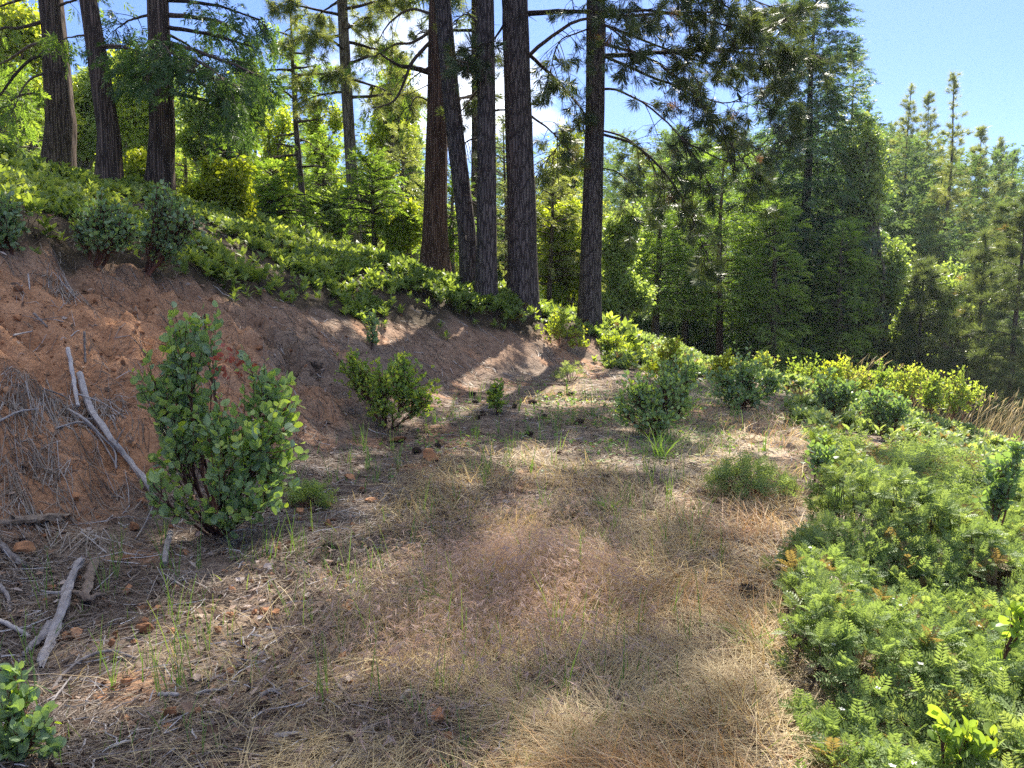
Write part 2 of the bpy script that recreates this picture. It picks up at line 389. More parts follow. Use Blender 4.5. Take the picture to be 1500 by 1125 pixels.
M['dry_grass'] = leaf_mat('dry_grass', [(.0, (.19, .12, .07)), (.25, (.36, .265, .165)), (.5, (.53, .42, .245)), (.80, (.68, .575, .34)), (.89, (.55, .33, .14)), (.93, (.52, .40, .34)), (1., (.40, .285, .26))], .35, (1.2, 1.1, .8), .6, .25)
M['litter'] = leaf_mat('needle_litter', [(.0, (.06, .042, .034)), (.4, (.165, .12, .09)), (.75, (.30, .25, .205)), (1., (.44, .42, .42))], .12, (1.2, 1.1, .8), .6, .25)
# wood and stone
M['bark_pine'] = bark_mat('pine_bark', (.02, .016, .0155), (.078, .061, .057), (.165, .13, .12), 12., 2.2, .9)
M['bark_cedar'] = bark_mat('cedar_bark', (.028, .017, .013), (.105, .058, .042), (.22, .13, .092), 17., .6, .9)
M['bark_cedar_dark'] = bark_mat('cedar_bark_dark', (.02, .0155, .014), (.080, .056, .046), (.18, .125, .10), 17., .6, .9)
M['bark_dark'] = bark_mat('dark_bark', (.025, .02, .018), (.085, .065, .055), (.17, .13, .11), 11., 1.4, .6)
M['bark_grey'] = bark_mat('grey_bark', (.05, .04, .036), (.15, .12, .10), (.28, .235, .20), 10., 1.4, .5)
M['twig_dark'] = dull_mat('dark_twig', [(.2, (.03, .021, .018)), (.8, (.12, .085, .07))], 8, .2)
M['manz_stem'] = dull_mat('manzanita_stem', [(.2, (.05, .024, .02)), (.8, (.17, .075, .05))], 14, .2, .6)
M['red_stem'] = dull_mat('red_stem', [(.2, (.13, .05, .035)), (.8, (.30, .15, .09))], 14, .2, .6)
M['deadwood'] = dull_mat('weathered_wood', [(.1, (.10, .08, .07)), (.5, (.30, .265, .25)), (.9, (.50, .47, .46))], 22, .6, .85, .006, .3)
M['deadwood_brown'] = dull_mat('brown_dead_wood', [(.1, (.06, .042, .032)), (.5, (.19, .14, .105)), (.9, (.36, .29, .23))], 20, .6, .9, .008, .3)
M['rock'] = dull_mat('red_rock', [(.1, (.17, .08, .042)), (.5, (.39, .19, .095)), (.9, (.52, .32, .19))], 16, .8, .92, .012, .5)
M['cone'] = dull_mat('pine_cone_scale', [(.1, (.025, .018, .015)), (.55, (.085, .058, .042)), (.95, (.20, .145, .11))], 30, .3, .7, .004, .2)

def ground_mat():
    m, nt, N = new_mat('forest_soil'); L = nt.links.new
    geo = N('ShaderNodeNewGeometry'); pos = geo.outputs['Position']
    def noise(sc, det=5, ro=.6, vec=pos):
        n = N('ShaderNodeTexNoise'); n.inputs['Scale'].default_value = sc; n.inputs['Detail'].default_value = det; n.inputs['Roughness'].default_value = ro; L(vec, n.inputs[0]); return n.outputs['Fac']
    def mixc(a, b, f):
        x = N('ShaderNodeMix'); x.data_type = 'RGBA'; L(f, x.inputs[0]); L(a, x.inputs[6]); L(b, x.inputs[7]); return x.outputs[2]
    def attr(nm):
        a = N('ShaderNodeAttribute'); a.attribute_name = nm; return a.outputs['Fac']
    fine = noise(38, 8, .75); mid = noise(5, 6, .65); big = noise(.8, 4, .6)
    def madd(a, k, b):
        x = N('ShaderNodeMath'); x.operation = 'MULTIPLY_ADD'; L(a, x.inputs[0]); x.inputs[1].default_value = k
        if isinstance(b, float): x.inputs[2].default_value = b
        else: L(b, x.inputs[2])
        return x.outputs[0]
    fm = madd(fine, .6, madd(mid, .4, 0.0))
    soil = ramp(nt, [(.32, (.13, .058, .033)), (.46, (.31, .158, .085)), (.63, (.50, .28, .16))], fm)
    lit = ramp(nt, [(.3, (.055, .04, .032)), (.46, (.145, .105, .08)), (.6, (.26, .20, .155)), (.72, (.36, .30, .25))], fm)
    path = ramp(nt, [(.3, (.18, .135, .09)), (.5, (.37, .30, .205)), (.7, (.54, .46, .34))], fm)
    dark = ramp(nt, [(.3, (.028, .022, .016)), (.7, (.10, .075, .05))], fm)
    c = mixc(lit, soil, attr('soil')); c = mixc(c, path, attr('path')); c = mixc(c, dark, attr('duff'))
    pb = N('ShaderNodeBsdfPrincipled'); pb.inputs['Roughness'].default_value = .95; pb.inputs['Specular IOR Level'].default_value = .1; L(c, pb.inputs['Base Color'])
    vo = N('ShaderNodeTexVoronoi'); vo.inputs['Scale'].default_value = 28; L(pos, vo.inputs[0])
    hgt = madd(vo.outputs['Distance'], .5, fm)
    bp = N('ShaderNodeBump'); bp.inputs['Strength'].default_value = .7; bp.inputs['Distance'].default_value = .03; L(hgt, bp.inputs['Height']); L(bp.outputs[0], pb.inputs['Normal'])
    o = N('ShaderNodeOutputMaterial'); L(pb.outputs[0], o.inputs[0]); return m
M['ground'] = ground_mat()

# ---------------------------------------------------------------- ground sheet
def axis(lo, hi, a, b, step, grow=1.09):
    core = np.arange(a, b, step); out = [core]
    s_, x = step, b; r = []
    while x < hi: r.append(x); s_ *= grow; x += s_
    r.append(hi); out.append(np.array(r)); l = []; s_, x = step, a
    while x > lo: s_ *= grow; x -= s_; l.append(max(x, lo))
    return np.concatenate([np.array(l[::-1])] + out)
def soil_mask(x, y):
    d = toe(y) - x
    band = ss(.05, .55, d + .35 * (fbm(x, y, .9, 3, 5) - .5)) * (1 - ss(2.5, 3.6, d + 1.2 * (fbm(x, y, .6, 3, 6) - .5)))
    clear = ss(.38, .55, fbm(x * .8 + 3, y * .8, .75, 3, 8)) 
    near = 1 - ss(8.0, 11.0, y)
    spot = ss(.60, .72, fbm(x, y, 1.3, 3, 33)) * .6
    return np.clip(band * (.18 + .82 * clear) * (.3 + .7 * near), 0, 1), spot
def path_mask(x, y):
    e = cover_edge(y); c = e - 1.1
    w = .9 + .05 * y
    return np.exp(-((x - c) / w) ** 2) * ss(.35, .62, fbm(x, y, .8, 3, 12)) * ss(2, 4, y) * (1 - ss(17, 20, y))
CLEAR = []                      # bushes that stand free of the ground cover
for _px, _py, _r in ((1222, 630, .5), (1298, 645, .5), (1255, 640, .4), (1090, 600, .5), (1210, 735, .3), (1120, 612, .4)):
    _g = G(_px, _py); CLEAR.append((_g[0], _g[1], _r)); CLEAR.append((_g[0], _g[1] - .4, _r * .7))
CLEAR.append((3.25, 5.0, .25))
def cover_mask(x, y):
    """1 where the ferny ground cover grows"""
    d = toe(y) - x
    n = (fbm(x, y, 1.1, 3, 14) - .5)
    right = ss(-.1, .25, x - cover_edge(y) + .75 * n) * (1 - ss(17.5, 19.5, y + 2 * n))
    crest = np.interp(y, [0, 6, 8.5, 11, 13, 15, 17, 19, 22], [3.2, 3.2, 3.0, 2.1, 1.5, 1.25, .65, .35, .1])
    left = ss(-.1, .3, d - crest + 1.0 * n) * (1 - ss(45, 60, y))
    mid = ss(15.2, 16.4, y + 1.5 * n + .5 * np.maximum(0, 3 - x)) * ss(1.6, 2.6, x) * (1 - ss(19.5, 21.5, y))
    c = np.clip(np.maximum(np.maximum(right, left), mid), 0, 1)
    for a, b, r in CLEAR: c = c * ss(r * .6, r, np.hypot(x - a, y - b))
    return c
def make_ground():
    xs = axis(-260, 260, -6.5, 6.0, .045, 1.07); ys = axis(-40, 330, 1.4, 17.0, .045, 1.06)
    X, Y = np.meshgrid(xs, ys); Z = height(X, Y)
    nx, ny = len(xs), len(ys)
    me = bpy.data.meshes.new('ground'); V = np.stack([X, Y, Z], -1).reshape(-1, 3)
    i = np.arange(ny - 1)[:, None]; j = np.arange(nx - 1)[None, :]
    Q = np.stack([i * nx + j, i * nx + j + 1, (i + 1) * nx + j + 1, (i + 1) * nx + j], -1).reshape(-1, 4).astype(np.int32)
    me.vertices.add(len(V)); me.vertices.foreach_set('co', V.astype(np.float32).ravel())
    me.loops.add(Q.size); me.loops.foreach_set('vertex_index', Q.ravel()); me.polygons.add(len(Q)); me.polygons.foreach_set('loop_start', (np.arange(len(Q)) * 4).astype(np.int32))
    me.polygons.foreach_set('use_smooth', np.ones(len(Q), bool)); me.update(calc_edges=True); me.materials.append(M['ground'])
    band, spot = soil_mask(X, Y)
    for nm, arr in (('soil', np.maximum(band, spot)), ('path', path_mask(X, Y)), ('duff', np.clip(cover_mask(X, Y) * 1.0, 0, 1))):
        a = me.attributes.new(nm, 'FLOAT', 'POINT'); a.data.foreach_set('value', arr.ravel().astype(np.float32))
    o = bpy.data.objects.new('ground', me); COL.objects.link(o); o['kind'] = 'structure'
make_ground()
# ---------------------------------------------------------------- scatter helpers
def strips(mb, Pp, W, side, v, m=0):
    n, k, _ = Pp.shape
    a = Pp - side[:, None, :] * W[:, :, None] / 2; b = Pp + side[:, None, :] * W[:, :, None] / 2
    V = np.stack([a, b], 2).reshape(n, 2 * k, 3)
    q = np.array([[2 * i, 2 * i + 1, 2 * i + 3, 2 * i + 2] for i in range(k - 1)])
    Q = (q[None] + (np.arange(n) * 2 * k)[:, None, None]).reshape(-1, 4)
    mb.add(V, None, Q, np.repeat(np.broadcast_to(v, (n,)), k - 1), m)
def wedge(n, y0, y1, p=1.0, xm=.80):
    """random ground points in front of the camera, denser nearby"""
    u = R(n); y = (y0 ** (1 - p) + u * (y1 ** (1 - p) - y0 ** (1 - p))) ** (1 / (1 - p)) if abs(p - 1) > 1e-6 else y0 * (y1 / y0) ** u
    return R(n, -1, 1) * (xm * y + .5), y

# ---------------------------------------------------------------- needle and twig litter
def make_litter():
    mb = MB()
    x, y = wedge(230000, 1.7, 17, 1.25)
    soil, _ = soil_mask(x, y); cov = cover_mask(x, y)
    d = toe(y) - x
    dens = .68 * (1 - .66 * soil) * (1 - .75 * cov) * (.22 + .78 * ss(.34, .6, fbm(x, y, 1.2, 3, 60))) * (1 - .45 * ss(.2, 1.6, x + .4 - .15 * y))
    k = R(len(x)) < dens; x = x[k]; y = y[k]; n = len(x)
    L = R(n, .05, .17) * (1 + .03 * y); az = R(n, 0, 6.283)
    flow = fbm(x, y, .9, 2, 61) * 9; az = np.where(R(n) < .5, flow + rng.normal(size=n) * .5, az)
    dx = np.cos(az) * L / 2; dy = np.sin(az) * L / 2
    bend = R(n, -.12, .12) * L
    mx = x - np.sin(az) * bend; my = y + np.cos(az) * bend
    lift = R(n, .002, .018) * (1 + ss(.5, .65, fbm(x, y, 3, 2, 62)))
    tip = R(n, -.006, .022)
    A = np.stack([x - dx, y - dy, height(x - dx, y - dy) + lift - tip], -1); B = np.stack([mx, my, height(mx, my) + lift + .004], -1); C = np.stack([x + dx, y + dy, height(x + dx, y + dy) + lift + tip], -1)
    Pp = np.stack([A, B, C], 1)
    w = (.0022 + .00055 * y)[:, None] * np.array([[1, 1, .5]]) * R((n, 1), .7, 1.3)
    side = nrm(np.cross(nrm(C - A), np.array([0, 0, 1.]) + rng.normal(size=(n, 3)) * .5))
    tone = .22 + .5 * fbm(x, y, .7, 3, 63) + rng.normal(size=n) * .17
    strips(mb, Pp, w, side, np.clip(tone, 0, 1).astype(np.float32))
    tag(mb.build('needle_litter', M['litter']), kind='stuff')
    # bark flakes, cone scales and dead leaves lying flat
    mb = MB(); x, y = wedge(34000, 1.7, 14, 1.3); soil, _ = soil_mask(x, y)
    k = R(len(x)) < (.25 + .75 * ss(.4, .6, fbm(x, y, 1.0, 3, 65))) * (1 - .6 * soil) * (1 - .6 * ss(-.2, 1.2, x - .12 * y)); x = x[k]; y = y[k]; n = len(x)
    Pp = np.stack([x, y, height(x, y) + R(n, .004, .02)], -1)
    Mx = frames(np.stack([rng.normal(size=n), rng.normal(size=n), rng.normal(size=n) * .3], -1), np.array([0, 0, 1.]) + rng.normal(size=(n, 3)) * .45, None, (.012 + .055 * R(n) ** 2.2) * (1 + .03 * y))
    mb.inst(LEAF_LO, Mx, Pp, np.clip(R(n) ** 1.4, 0, 1))
    tag(mb.build('bark_litter', M['litter_chip']), kind='stuff')
    # thin grey twigs
    mb = MB(); x, y = wedge(3600, 1.8, 15, 1.2); soil, _ = soil_mask(x, y)
    k = R(len(x)) < (1 - .5 * soil) * (1 - .8 * ss(-.2, 1.0, x - .1 * y)) * (1 - .8 * cover_mask(x, y)); x = x[k]; y = y[k]; n = len(x)
    L = .04 + .24 * R(n) ** 1.8; az = R(n, 0, 6.28)
    t = np.linspace(-.5, .5, 5); Pp = np.zeros((n, 5, 3)); wob = rng.normal(size=(n, 5)) * .04
    Pp[:, :, 0] = x[:, None] + np.cos(az)[:, None] * L[:, None] * t - np.sin(az)[:, None] * wob * L[:, None]
    Pp[:, :, 1] = y[:, None] + np.sin(az)[:, None] * L[:, None] * t + np.cos(az)[:, None] * wob * L[:, None]
    Pp[:, :, 2] = height(Pp[:, :, 0], Pp[:, :, 1]) + R(n, .006, .03)[:, None] + (R(n, -.03, .03)[:, None] * t)
    mb.tubes(Pp, (R(n, .0014, .0036) * (1 + .05 * y))[:, None] * np.array([[1, .95, .85, .7, .4]]), 4, R(n, .2, .9))
    tag(mb.build('twig_litter', M['deadwood']), kind='stuff')
    # crumbs of red stone and soil
    mb = MB(); x, y = wedge(16000, 1.7, 14, 1.2); soil, spot = soil_mask(x, y)
    k = R(len(x)) < .12 + .75 * soil + .3 * ss(.5, .65, fbm(x, y, 1.4, 3, 68)) * (x < .1 * y + .4); x = x[k]; y = y[k]; n = len(x)
    Pp = np.stack([x, y, height(x, y) + .004], -1)
    multi(mb, PEB, frames(rdir(n), rdir(n), None, ((.005 + .03 * R(n) ** 3) * (1 + 1.0 * soil[k] * R(n) ** 3))[:, None] * R((n, 3), .7, 1.2)), Pp, R(n, .1, .8))
    tag(mb.build('gravel', M['rock']), kind='stuff')
def rock_tpl(seed, sub=1, rough=.22):
    import bmesh
    bm = bmesh.new(); bmesh.ops.create_icosphere(bm, subdivisions=sub, radius=1.0)
    r = np.random.default_rng(seed)
    V = np.array([v.co[:] for v in bm.verts]); T = np.array([[v.index for v in f.verts] for f in bm.faces]); bm.free()
    pl = nrm(r.normal(size=(11, 3))); dd = r.uniform(.38, .82, 11)
    for a, d in zip(pl, dd):                       # chop with planes for flat broken faces
        s_ = V @ a; over = s_ > d; V[over] -= (s_[over] - d)[:, None] * a * .92
    V *= 1 + r.normal(size=(len(V), 1)) * rough * .2
    return (V, T, None)
PEB = [rock_tpl(s, 1) for s in (1, 2, 3)]
M['litter_chip'] = leaf_mat('litter_chip', [(.0, (.06, .04, .03)), (.45, (.19, .115, .075)), (.75, (.33, .22, .15)), (1., (.45, .39, .36))], .08, (1.2, 1., .8), .75, .2)

# ---------------------------------------------------------------- grasses
def blades(mb, x, y, h, az, lean, w, v, curl=.6, k=4):
    n = len(x); t = np.linspace(0, 1, k)[None, :]
    out = (lean[:, None] * t + curl * lean[:, None] * t * t) * h[:, None]
    z0 = height(x, y)
    Pp = np.stack([x[:, None] + np.cos(az)[:, None] * out, y[:, None] + np.sin(az)[:, None] * out, z0[:, None] + h[:, None] * (t - .35 * np.minimum(lean, 1.4)[:, None] * t * t) - .004], -1)
    gz = height(Pp[:, -1, 0], Pp[:, -1, 1]); Pp[:, -1, 2] = np.maximum(Pp[:, -1, 2], gz + .008)
    a2 = R(n, 0, 6.28); side = np.stack([np.cos(a2), np.sin(a2), np.zeros(n)], -1)
    W = w[:, None] * np.linspace(1, .25, k)[None, :]
    strips(mb, Pp, W, side, v); return Pp
def make_grass():
    # straw-coloured grass: upright stems and matted blades
    mb = MB()
    x, y = wedge(105000, 1.75, 17, 1.2)
    e = cover_edge(y); c = e - x                                   # metres inside the path from the ground cover
    d = x - toe(y)
    mask = ss(.3, 1.8, d + .9 * (fbm(x, y, .8, 3, 75) - .5)) * ss(-.25, .1, c) * (.10 + .90 * ss(-.75, .55, x + .85 + .035 * (y - 2.6) + .8 * (fbm(x, y, 1.0, 3, 74) - .5)) * ss(-.2, .3, x + 1.0 + .05 * (y - 2.6)))
    cl = ss(.36, .62, fbm(x, y, 1.5, 3, 76)); path = path_mask(x, y)
    dens = mask * (.10 + .9 * cl) * (1 - .5 * path) * (1 - .45 * ss(8, 13, y))
    k = R(len(x)) < dens; x, y, c = x[k], y[k], c[k]; n = len(x)
    h = R(n, .05, .17) * (.7 + .7 * cl[k]); lean = np.abs(rng.normal(size=n)) * .9 + .15
    az = fbm(x, y, 1.1, 2, 77) * 12 + rng.normal(size=n) * .9
    tone = .33 + .35 * (fbm(x, y, .9, 3, 78)) + rng.normal(size=n) * .20
    rust = np.exp(-((c - .40) / .36) ** 2) * ss(.42, .58, fbm(x, y, 1.0, 2, 79) + .10)
    tone = np.where(R(n) < rust, R(n, .86, .93), np.clip(tone, 0.05, .82))
    w = (.0028 + .0007 * y) * R(n, .6, 1.4)
    blades(mb, x, y, h, az, lean, w, tone.astype(np.float32))
    # long matted straw at the near end of the path
    for (cx, cy, sx, sy, nn) in ((.28, 3.0, .55, .35, 3600), (.75, 3.3, .35, .5, 2600), (.45, 2.5, .8, .35, 4600), (1.05, 4.8, .3, .9, 3500), (-.25, 2.4, .35, .22, 2200)):
        x = cx + rng.normal(size=nn) * sx; y = np.maximum(cy + rng.normal(size=nn) * sy, 1.7)
        az = fbm(x, y, 1.6, 2, 81) * 14 + rng.normal(size=nn) * .6
        blades(mb, x, y, R(nn, .05, .13), az, R(nn, 1.0, 2.6), R(nn, .0028, .0055), np.clip(.55 + rng.normal(size=nn) * .2, .1, .82).astype(np.float32), .5, 5)
    # purplish, fine-headed annual grass
    for (cx, cy, sx, sy, nn) in ((.13, 4.25, .30, .40, 3800), (-.25, 4.0, .42, .5, 1500), (-.1, 3.4, .35, .35, 1000), (.3, 5.2, .5, .5, 900), (-.6, 3.6, .3, .5, 500)):
        x = cx + rng.normal(size=nn) * sx; y = np.maximum(cy + rng.normal(size=nn) * sy, 1.7)
        az = R(nn, 0, 6.28); h = R(nn, .07, .16) * (1 + 1.1 * np.exp(-((x - cx) / sx) ** 2 - ((y - cy) / sy) ** 2))
        Pp = blades(mb, x, y, h, az, R(nn, .1, .6), R(nn, .0016, .0026), R(nn, .3, .7).astype(np.float32), .8, 4)
        hd = np.repeat(Pp[:, -1], 4, 0); m_ = len(hd); dd = nrm(np.stack([np.cos(np.repeat(az, 4)) + rng.normal(size=m_) * .5, np.sin(np.repeat(az, 4)) + rng.normal(size=m_) * .5, -R(m_, .2, 1.0)], -1))
        L = R(m_, .025, .06); t3 = np.linspace(0, 1, 3)
        Q = hd[:, None] + dd[:, None] * (L[:, None] * t3)[:, :, None]
        a2 = rdir(m_); strips(mb, Q, np.array([[.0014, .0034, .0008]]) * R((m_, 1), .7, 1.3), a2, R(m_, .94, 1.).astype(np.float32))
    tag(mb.build('dry_grass', M['dry_grass']), kind='stuff')
    # scattered green blades and low green weeds
    mb = MB()
    x, y = wedge(30000, 1.8, 17, 1.1); d = x - toe(y); c = cover_edge(y) - x
    dens = ss(-.2, .9, d) * ss(-.3, .2, c) * ss(.46, .70, fbm(x, y, 1.4, 3, 85)) * (.25 + .75 * ss(4, 9, y)); k = R(len(x)) < dens; x, y = x[k], y[k]; n = len(x)
    blades(mb, x, y, R(n, .04, .16), R(n, 0, 6.28), R(n, .05, .6), (.003 + .0008 * y), R(n, 0, 1).astype(np.float32))
    # tall single green stalks
    nn = 520; x, y = wedge(nn, 2.8, 13, .5); d = x - toe(y); k = (d > .1) & (cover_edge(y) - x > .3); x, y = x[k], y[k]
    for a, b in zip(x, y):
        q = int(R(None, 3, 7)); X = a + rng.normal(size=q) * .02; Y = b + rng.normal(size=q) * .02
        blades(mb, X, Y, R(q, .14, .34), R(q, 0, 6.28), R(q, .03, .25), np.full(q, .004 + .0006 * b), R(q, .2, .9).astype(np.float32))
    # clover-like mat further along the track
    x, y = wedge(52000, 6.0, 17.5, .6); d = x - toe(y); c = cover_edge(y) - x
    k = R(len(x)) < ss(.2, 1.2, d) * ss(-.3, .2, c) * ss(.42, .58, fbm(x, y, .9, 3, 88)) * .9 * ss(6.5, 10, y); x, y = x[k], y[k]; n = len(x)
    Mx = frames(np.stack([rng.normal(size=n), rng.normal(size=n), R(n, .0, .8)], -1), np.array([0, 0, 1.]) + rng.normal(size=(n, 3)) * .3, None, R(n, .025, .07))
    mb.inst(LEAF_LO, Mx, np.stack([x, y, height(x, y) + R(n, .0, .05)], -1), R(n, .2, 1))
    tag(mb.build('green_grass', M['green_grass']), kind='stuff')
    # pale seeding grass beyond the yellow bushes
    mb = MB(); nn = 800
    x = R(nn, 4.5, 13); y = R(nn, 16.0, 19.5); k = (x > .41 * y) & (R(nn) < .3 + .65 * ss(.4, .6, fbm(x, y, .8, 2, 91))); x, y = x[k], y[k]; n = len(x)
    x2 = R(420, 8.3, 14.0); y2 = R(420, 12.2, 15.5); q = x2 > .60 * y2; x = np.r_[x, x2[q]]; y = np.r_[y, y2[q]]; n = len(x)
    Pp = blades(mb, x, y, R(n, .5, 1.15), R(n, -.6, .9), R(n, .1, .55), np.full(n, .008), R(n, .2, .6).astype(np.float32), .6, 5)
    hd = Pp[:, -1]; dd = nrm(Pp[:, -1] - Pp[:, -2]); Q = hd[:, None] + dd[:, None] * (R(n, .08, .2)[:, None] * np.linspace(-.3, 1, 3))[:, :, None]
    strips(mb, Q, np.array([[.008, .02, .004]]) * np.ones((n, 1)), rdir(n), R(n, .3, .7).astype(np.float32))
    tag(mb.build('seeding_grass', M['dry_grass']), kind='stuff')

# ---------------------------------------------------------------- ferny ground cover
def make_cover():
    def field(n, x0, x1, y0, y1, tpls, size, mb, dens=1.0, stem=None, flowers=None):
        x = R(n, x0, x1); y = R(n, y0, y1)
        hole = np.where(x > cover_edge(y) - 1, .04 + .96 * ss(.40, .50, fbm(x, y, 1.15, 3, 97)), .12 + .88 * ss(.40, .52, fbm(x, y, .65, 3, 98)))
        k = (R(n) < cover_mask(x, y) * dens * hole) & (np.abs(x) < .95 * y + 1.5); x, y = x[k], y[k]; n = len(x)
        lm = lumps(x, y) * ss(.2, .9, cover_mask(x, y)); z0 = height(x, y)
        u = 1 - R(n) ** 2.2 * .75
        P0 = np.stack([x, y, z0 + np.maximum(lm * u, .015)], -1)
        g = .15; gx = (lumps(x + g, y) - lumps(x - g, y)) / (2 * g); gy = (lumps(x, y + g) - lumps(x, y - g)) / (2 * g)
        up = nrm(np.stack([-gx, -gy, np.full(n, 1.0)], -1) + rng.normal(size=(n, 3)) * .28)
        az = R(n, 0, 6.28); s_ = R(n, size[0], size[1])
        fx = nrm(np.cross(np.stack([np.cos(az), np.sin(az), np.zeros(n)], -1), up)); fy = np.cross(up, fx)
        Mx = np.stack([fx, fy, up], -1) * s_[:, None, None]
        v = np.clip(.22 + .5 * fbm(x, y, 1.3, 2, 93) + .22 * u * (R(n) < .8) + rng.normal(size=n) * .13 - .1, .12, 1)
        v = np.clip(v - .04 * (1 - ss(4, 7, y)) * (x > 0), .12, 1)
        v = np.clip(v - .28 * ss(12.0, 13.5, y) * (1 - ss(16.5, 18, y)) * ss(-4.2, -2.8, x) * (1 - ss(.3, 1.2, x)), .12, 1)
        v = np.where(R(n) < .05 + .25 * ss(.58, .72, fbm(x, y, 1.7, 2, 99)), R(n, 0, .06), v)
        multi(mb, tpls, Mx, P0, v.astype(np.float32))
        if stem is not None:
            k = R(n) < .6; B = P0[k].copy(); B[:, 2] = z0[k]; B[:, :2] += rng.normal(size=(k.sum(), 2)) * .05
            mid = (B + P0[k]) / 2 + rng.normal(size=B.shape) * .02
            stem.tubes(np.stack([B, mid, P0[k]], 1), np.array([[.005, .004, .0025]]) * np.ones((len(B), 1)), 3, R(len(B), .2, .8))
        if flowers is not None:
            k = (R(n) < .035) & (u > .8); c = P0[k] + up[k] * s_[k][:, None] * .5
            for j in range(5):
                a = j * 1.2566; m_ = len(c)
                flowers.inst(LEAF_LO, frames(np.tile([[math.cos(a), math.sin(a), .25]], (m_, 1)) + rng.normal(size=(m_, 3)) * .12, np.array([0, 0, 1.]), None, .014), c, .5)
    mb = MB(); st = MB(); fl = MB()
    field(11000, .4, 5.5, 1.6, 6.5, SPRIG_HI, (.09, .19), mb, 1, st, fl)
    field(5200, 1.5, 9, 6.3, 9.5, SPRIG_MID, (.15, .25), mb, 1, st, fl)
    field(16500, 2.2, 14, 9.3, 20, SPRIG_LO, (.17, .30), mb)
    field(6500, 0, 9, 15, 22, SPRIG_LO, (.18, .30), mb)
    tag(mb.build('ferny_undergrowth', M['misery']), kind='stuff')
    tag(st.build('undergrowth_stems', M['twig_dark']), kind='stuff')
    tag(fl.build('white_undergrowth_flowers', M['white_petal']), kind='stuff')
    mb = MB(); st = MB()
    field(26000, -13, 3, 6, 20, SPRIG_LO, (.18, .32), mb, 1, st)
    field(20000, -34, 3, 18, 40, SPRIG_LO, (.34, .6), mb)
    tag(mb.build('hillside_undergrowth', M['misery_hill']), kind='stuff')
    tag(st.build('hillside_undergrowth_stems', M['twig_dark']), kind='stuff')
M['white_petal'] = leaf_mat('white_petal', [(0, (.7, .7, .66)), (1, (.8, .8, .75))], .3, (1, 1, 1), .6, .2)
M['misery_hill'] = leaf_mat('ferny_leaf_hill', [(.0, (.13, .19, .06)), (.5, (.25, .33, .095)), (1., (.40, .45, .15))], .46, (1.45, 1.4, .5), .5, .25)
make_litter(); make_grass(); make_cover()
# ---------------------------------------------------------------- shrubs grown from lobes
def proj(p):
    d = np.asarray(p, float) - CAM; z = d @ FWD
    return 750 + F * d[0] / z, 562.5 - F * (d @ UPV) / z
def GY(px, py, d0, d1):
    """ground point under a picture column whose height in the picture is nearest to py"""
    best = None
    for D in np.arange(d0, d1 + .01, .1):
        g = GD(px, D); e = abs(proj(g)[1] - py) + .15 * abs(D - (d0 + d1) / 2)
        if best is None or e < best[0]: best = (e, g)
    return best[1]
def in_ball(n): 
    return rdir(n) * (R(n) ** .45 * (.62 + .62 * R(n)))[:, None]
def shrub(name, label, cat, base, lobes, leaf, stemmat, nt=60, size=.05, gap=.03, tpls=(LEAF,), group=None, r0=.012, tipv=.35, upright=.6, vmid=.42, extra=None, lean=.0, leafpart='foliage', scale_var=(.65, 1.15)):
    """lobes: (centre xyz in the world, radii xyz). Stems run from the base to every lobe, twigs fill it, leaves line the twigs."""
    base = np.asarray(base, float); t = thing(name, label, cat, base, group)
    st = MB(); lf = MB(); ex = MB()
    vol = np.array([l[1][0] * l[1][2] for l in lobes]); share = vol / vol.sum()
    for (c, rad), sh in zip(lobes, share):
        c = np.asarray(c, float) - base; rad = np.asarray(rad, float); n = max(6, int(nt * sh))
        ctrl = c * np.array([.55, .55, .35]) + rng.normal(size=3) * .05 * np.linalg.norm(c)
        b0 = rng.normal(size=3) * np.array([.03, .03, 0]); b0[2] = -.04
        main = bez(b0[None], ctrl[None], c[None], np.linspace(0, 1, 9))[0]
        main[1:-1] += rng.normal(size=(7, 3)) * .012 * np.linalg.norm(c)
        st.tubes(main, np.linspace(r0, r0 * .45, 9), 6, R(None, .2, .8))
        tgt = c + in_ball(n) * rad; tgt[:, 2] = np.maximum(tgt[:, 2], .03)
        i0 = rng.integers(3, 9, n); s0 = main[i0]
        c1 = s0 * .45 + tgt * .55 + np.stack([np.zeros(n), np.zeros(n), -R(n, 0, .22) * np.linalg.norm(tgt - s0, axis=1)], -1)
        tw = bez(s0, c1, tgt, np.linspace(0, 1, 6))
        st.tubes(tw, r0 * .32 * np.array([[1, .9, .8, .65, .5, .3]]) * R((n, 1), .7, 1.2), 4, R(n, .1, .9))
        ln = np.linalg.norm(np.diff(tw, axis=1), axis=2).sum(1)
        cnt = np.maximum(4, (ln * .75 / gap).astype(int)); idx = np.repeat(np.arange(n), cnt); m_ = len(idx)
        tt = R(m_, .28, 1.0) ** .8
        pos = bez(s0[idx], c1[idx], tgt[idx], tt[:, None])[:, 0]
        tan = nrm(bez(s0[idx], c1[idx], tgt[idx], np.minimum(tt + .05, 1.05)[:, None])[:, 0] - pos)
        dr = nrm(np.cross(tan, rdir(m_)) + tan * R(m_, .2, .9)[:, None] + np.array([0, 0, upright]) * R(m_, 0, 1)[:, None])
        sz = size * R(m_, *scale_var) * (1 - .3 * (tt > .93))
        Mx = frames(dr, rdir(m_), None, sz)
        tv = R(n, -.16, .16)[idx]
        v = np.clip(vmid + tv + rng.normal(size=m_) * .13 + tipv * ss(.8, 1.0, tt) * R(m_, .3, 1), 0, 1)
        multi(lf, list(tpls), Mx, pos + dr * sz[:, None] * .12, v.astype(np.float32))
    st.build('stem', stemmat, t, True)
    lf.build(leafpart, leaf, t, len(tpls[0][0]) > 8)
    if extra: extra(t, base)
    return t
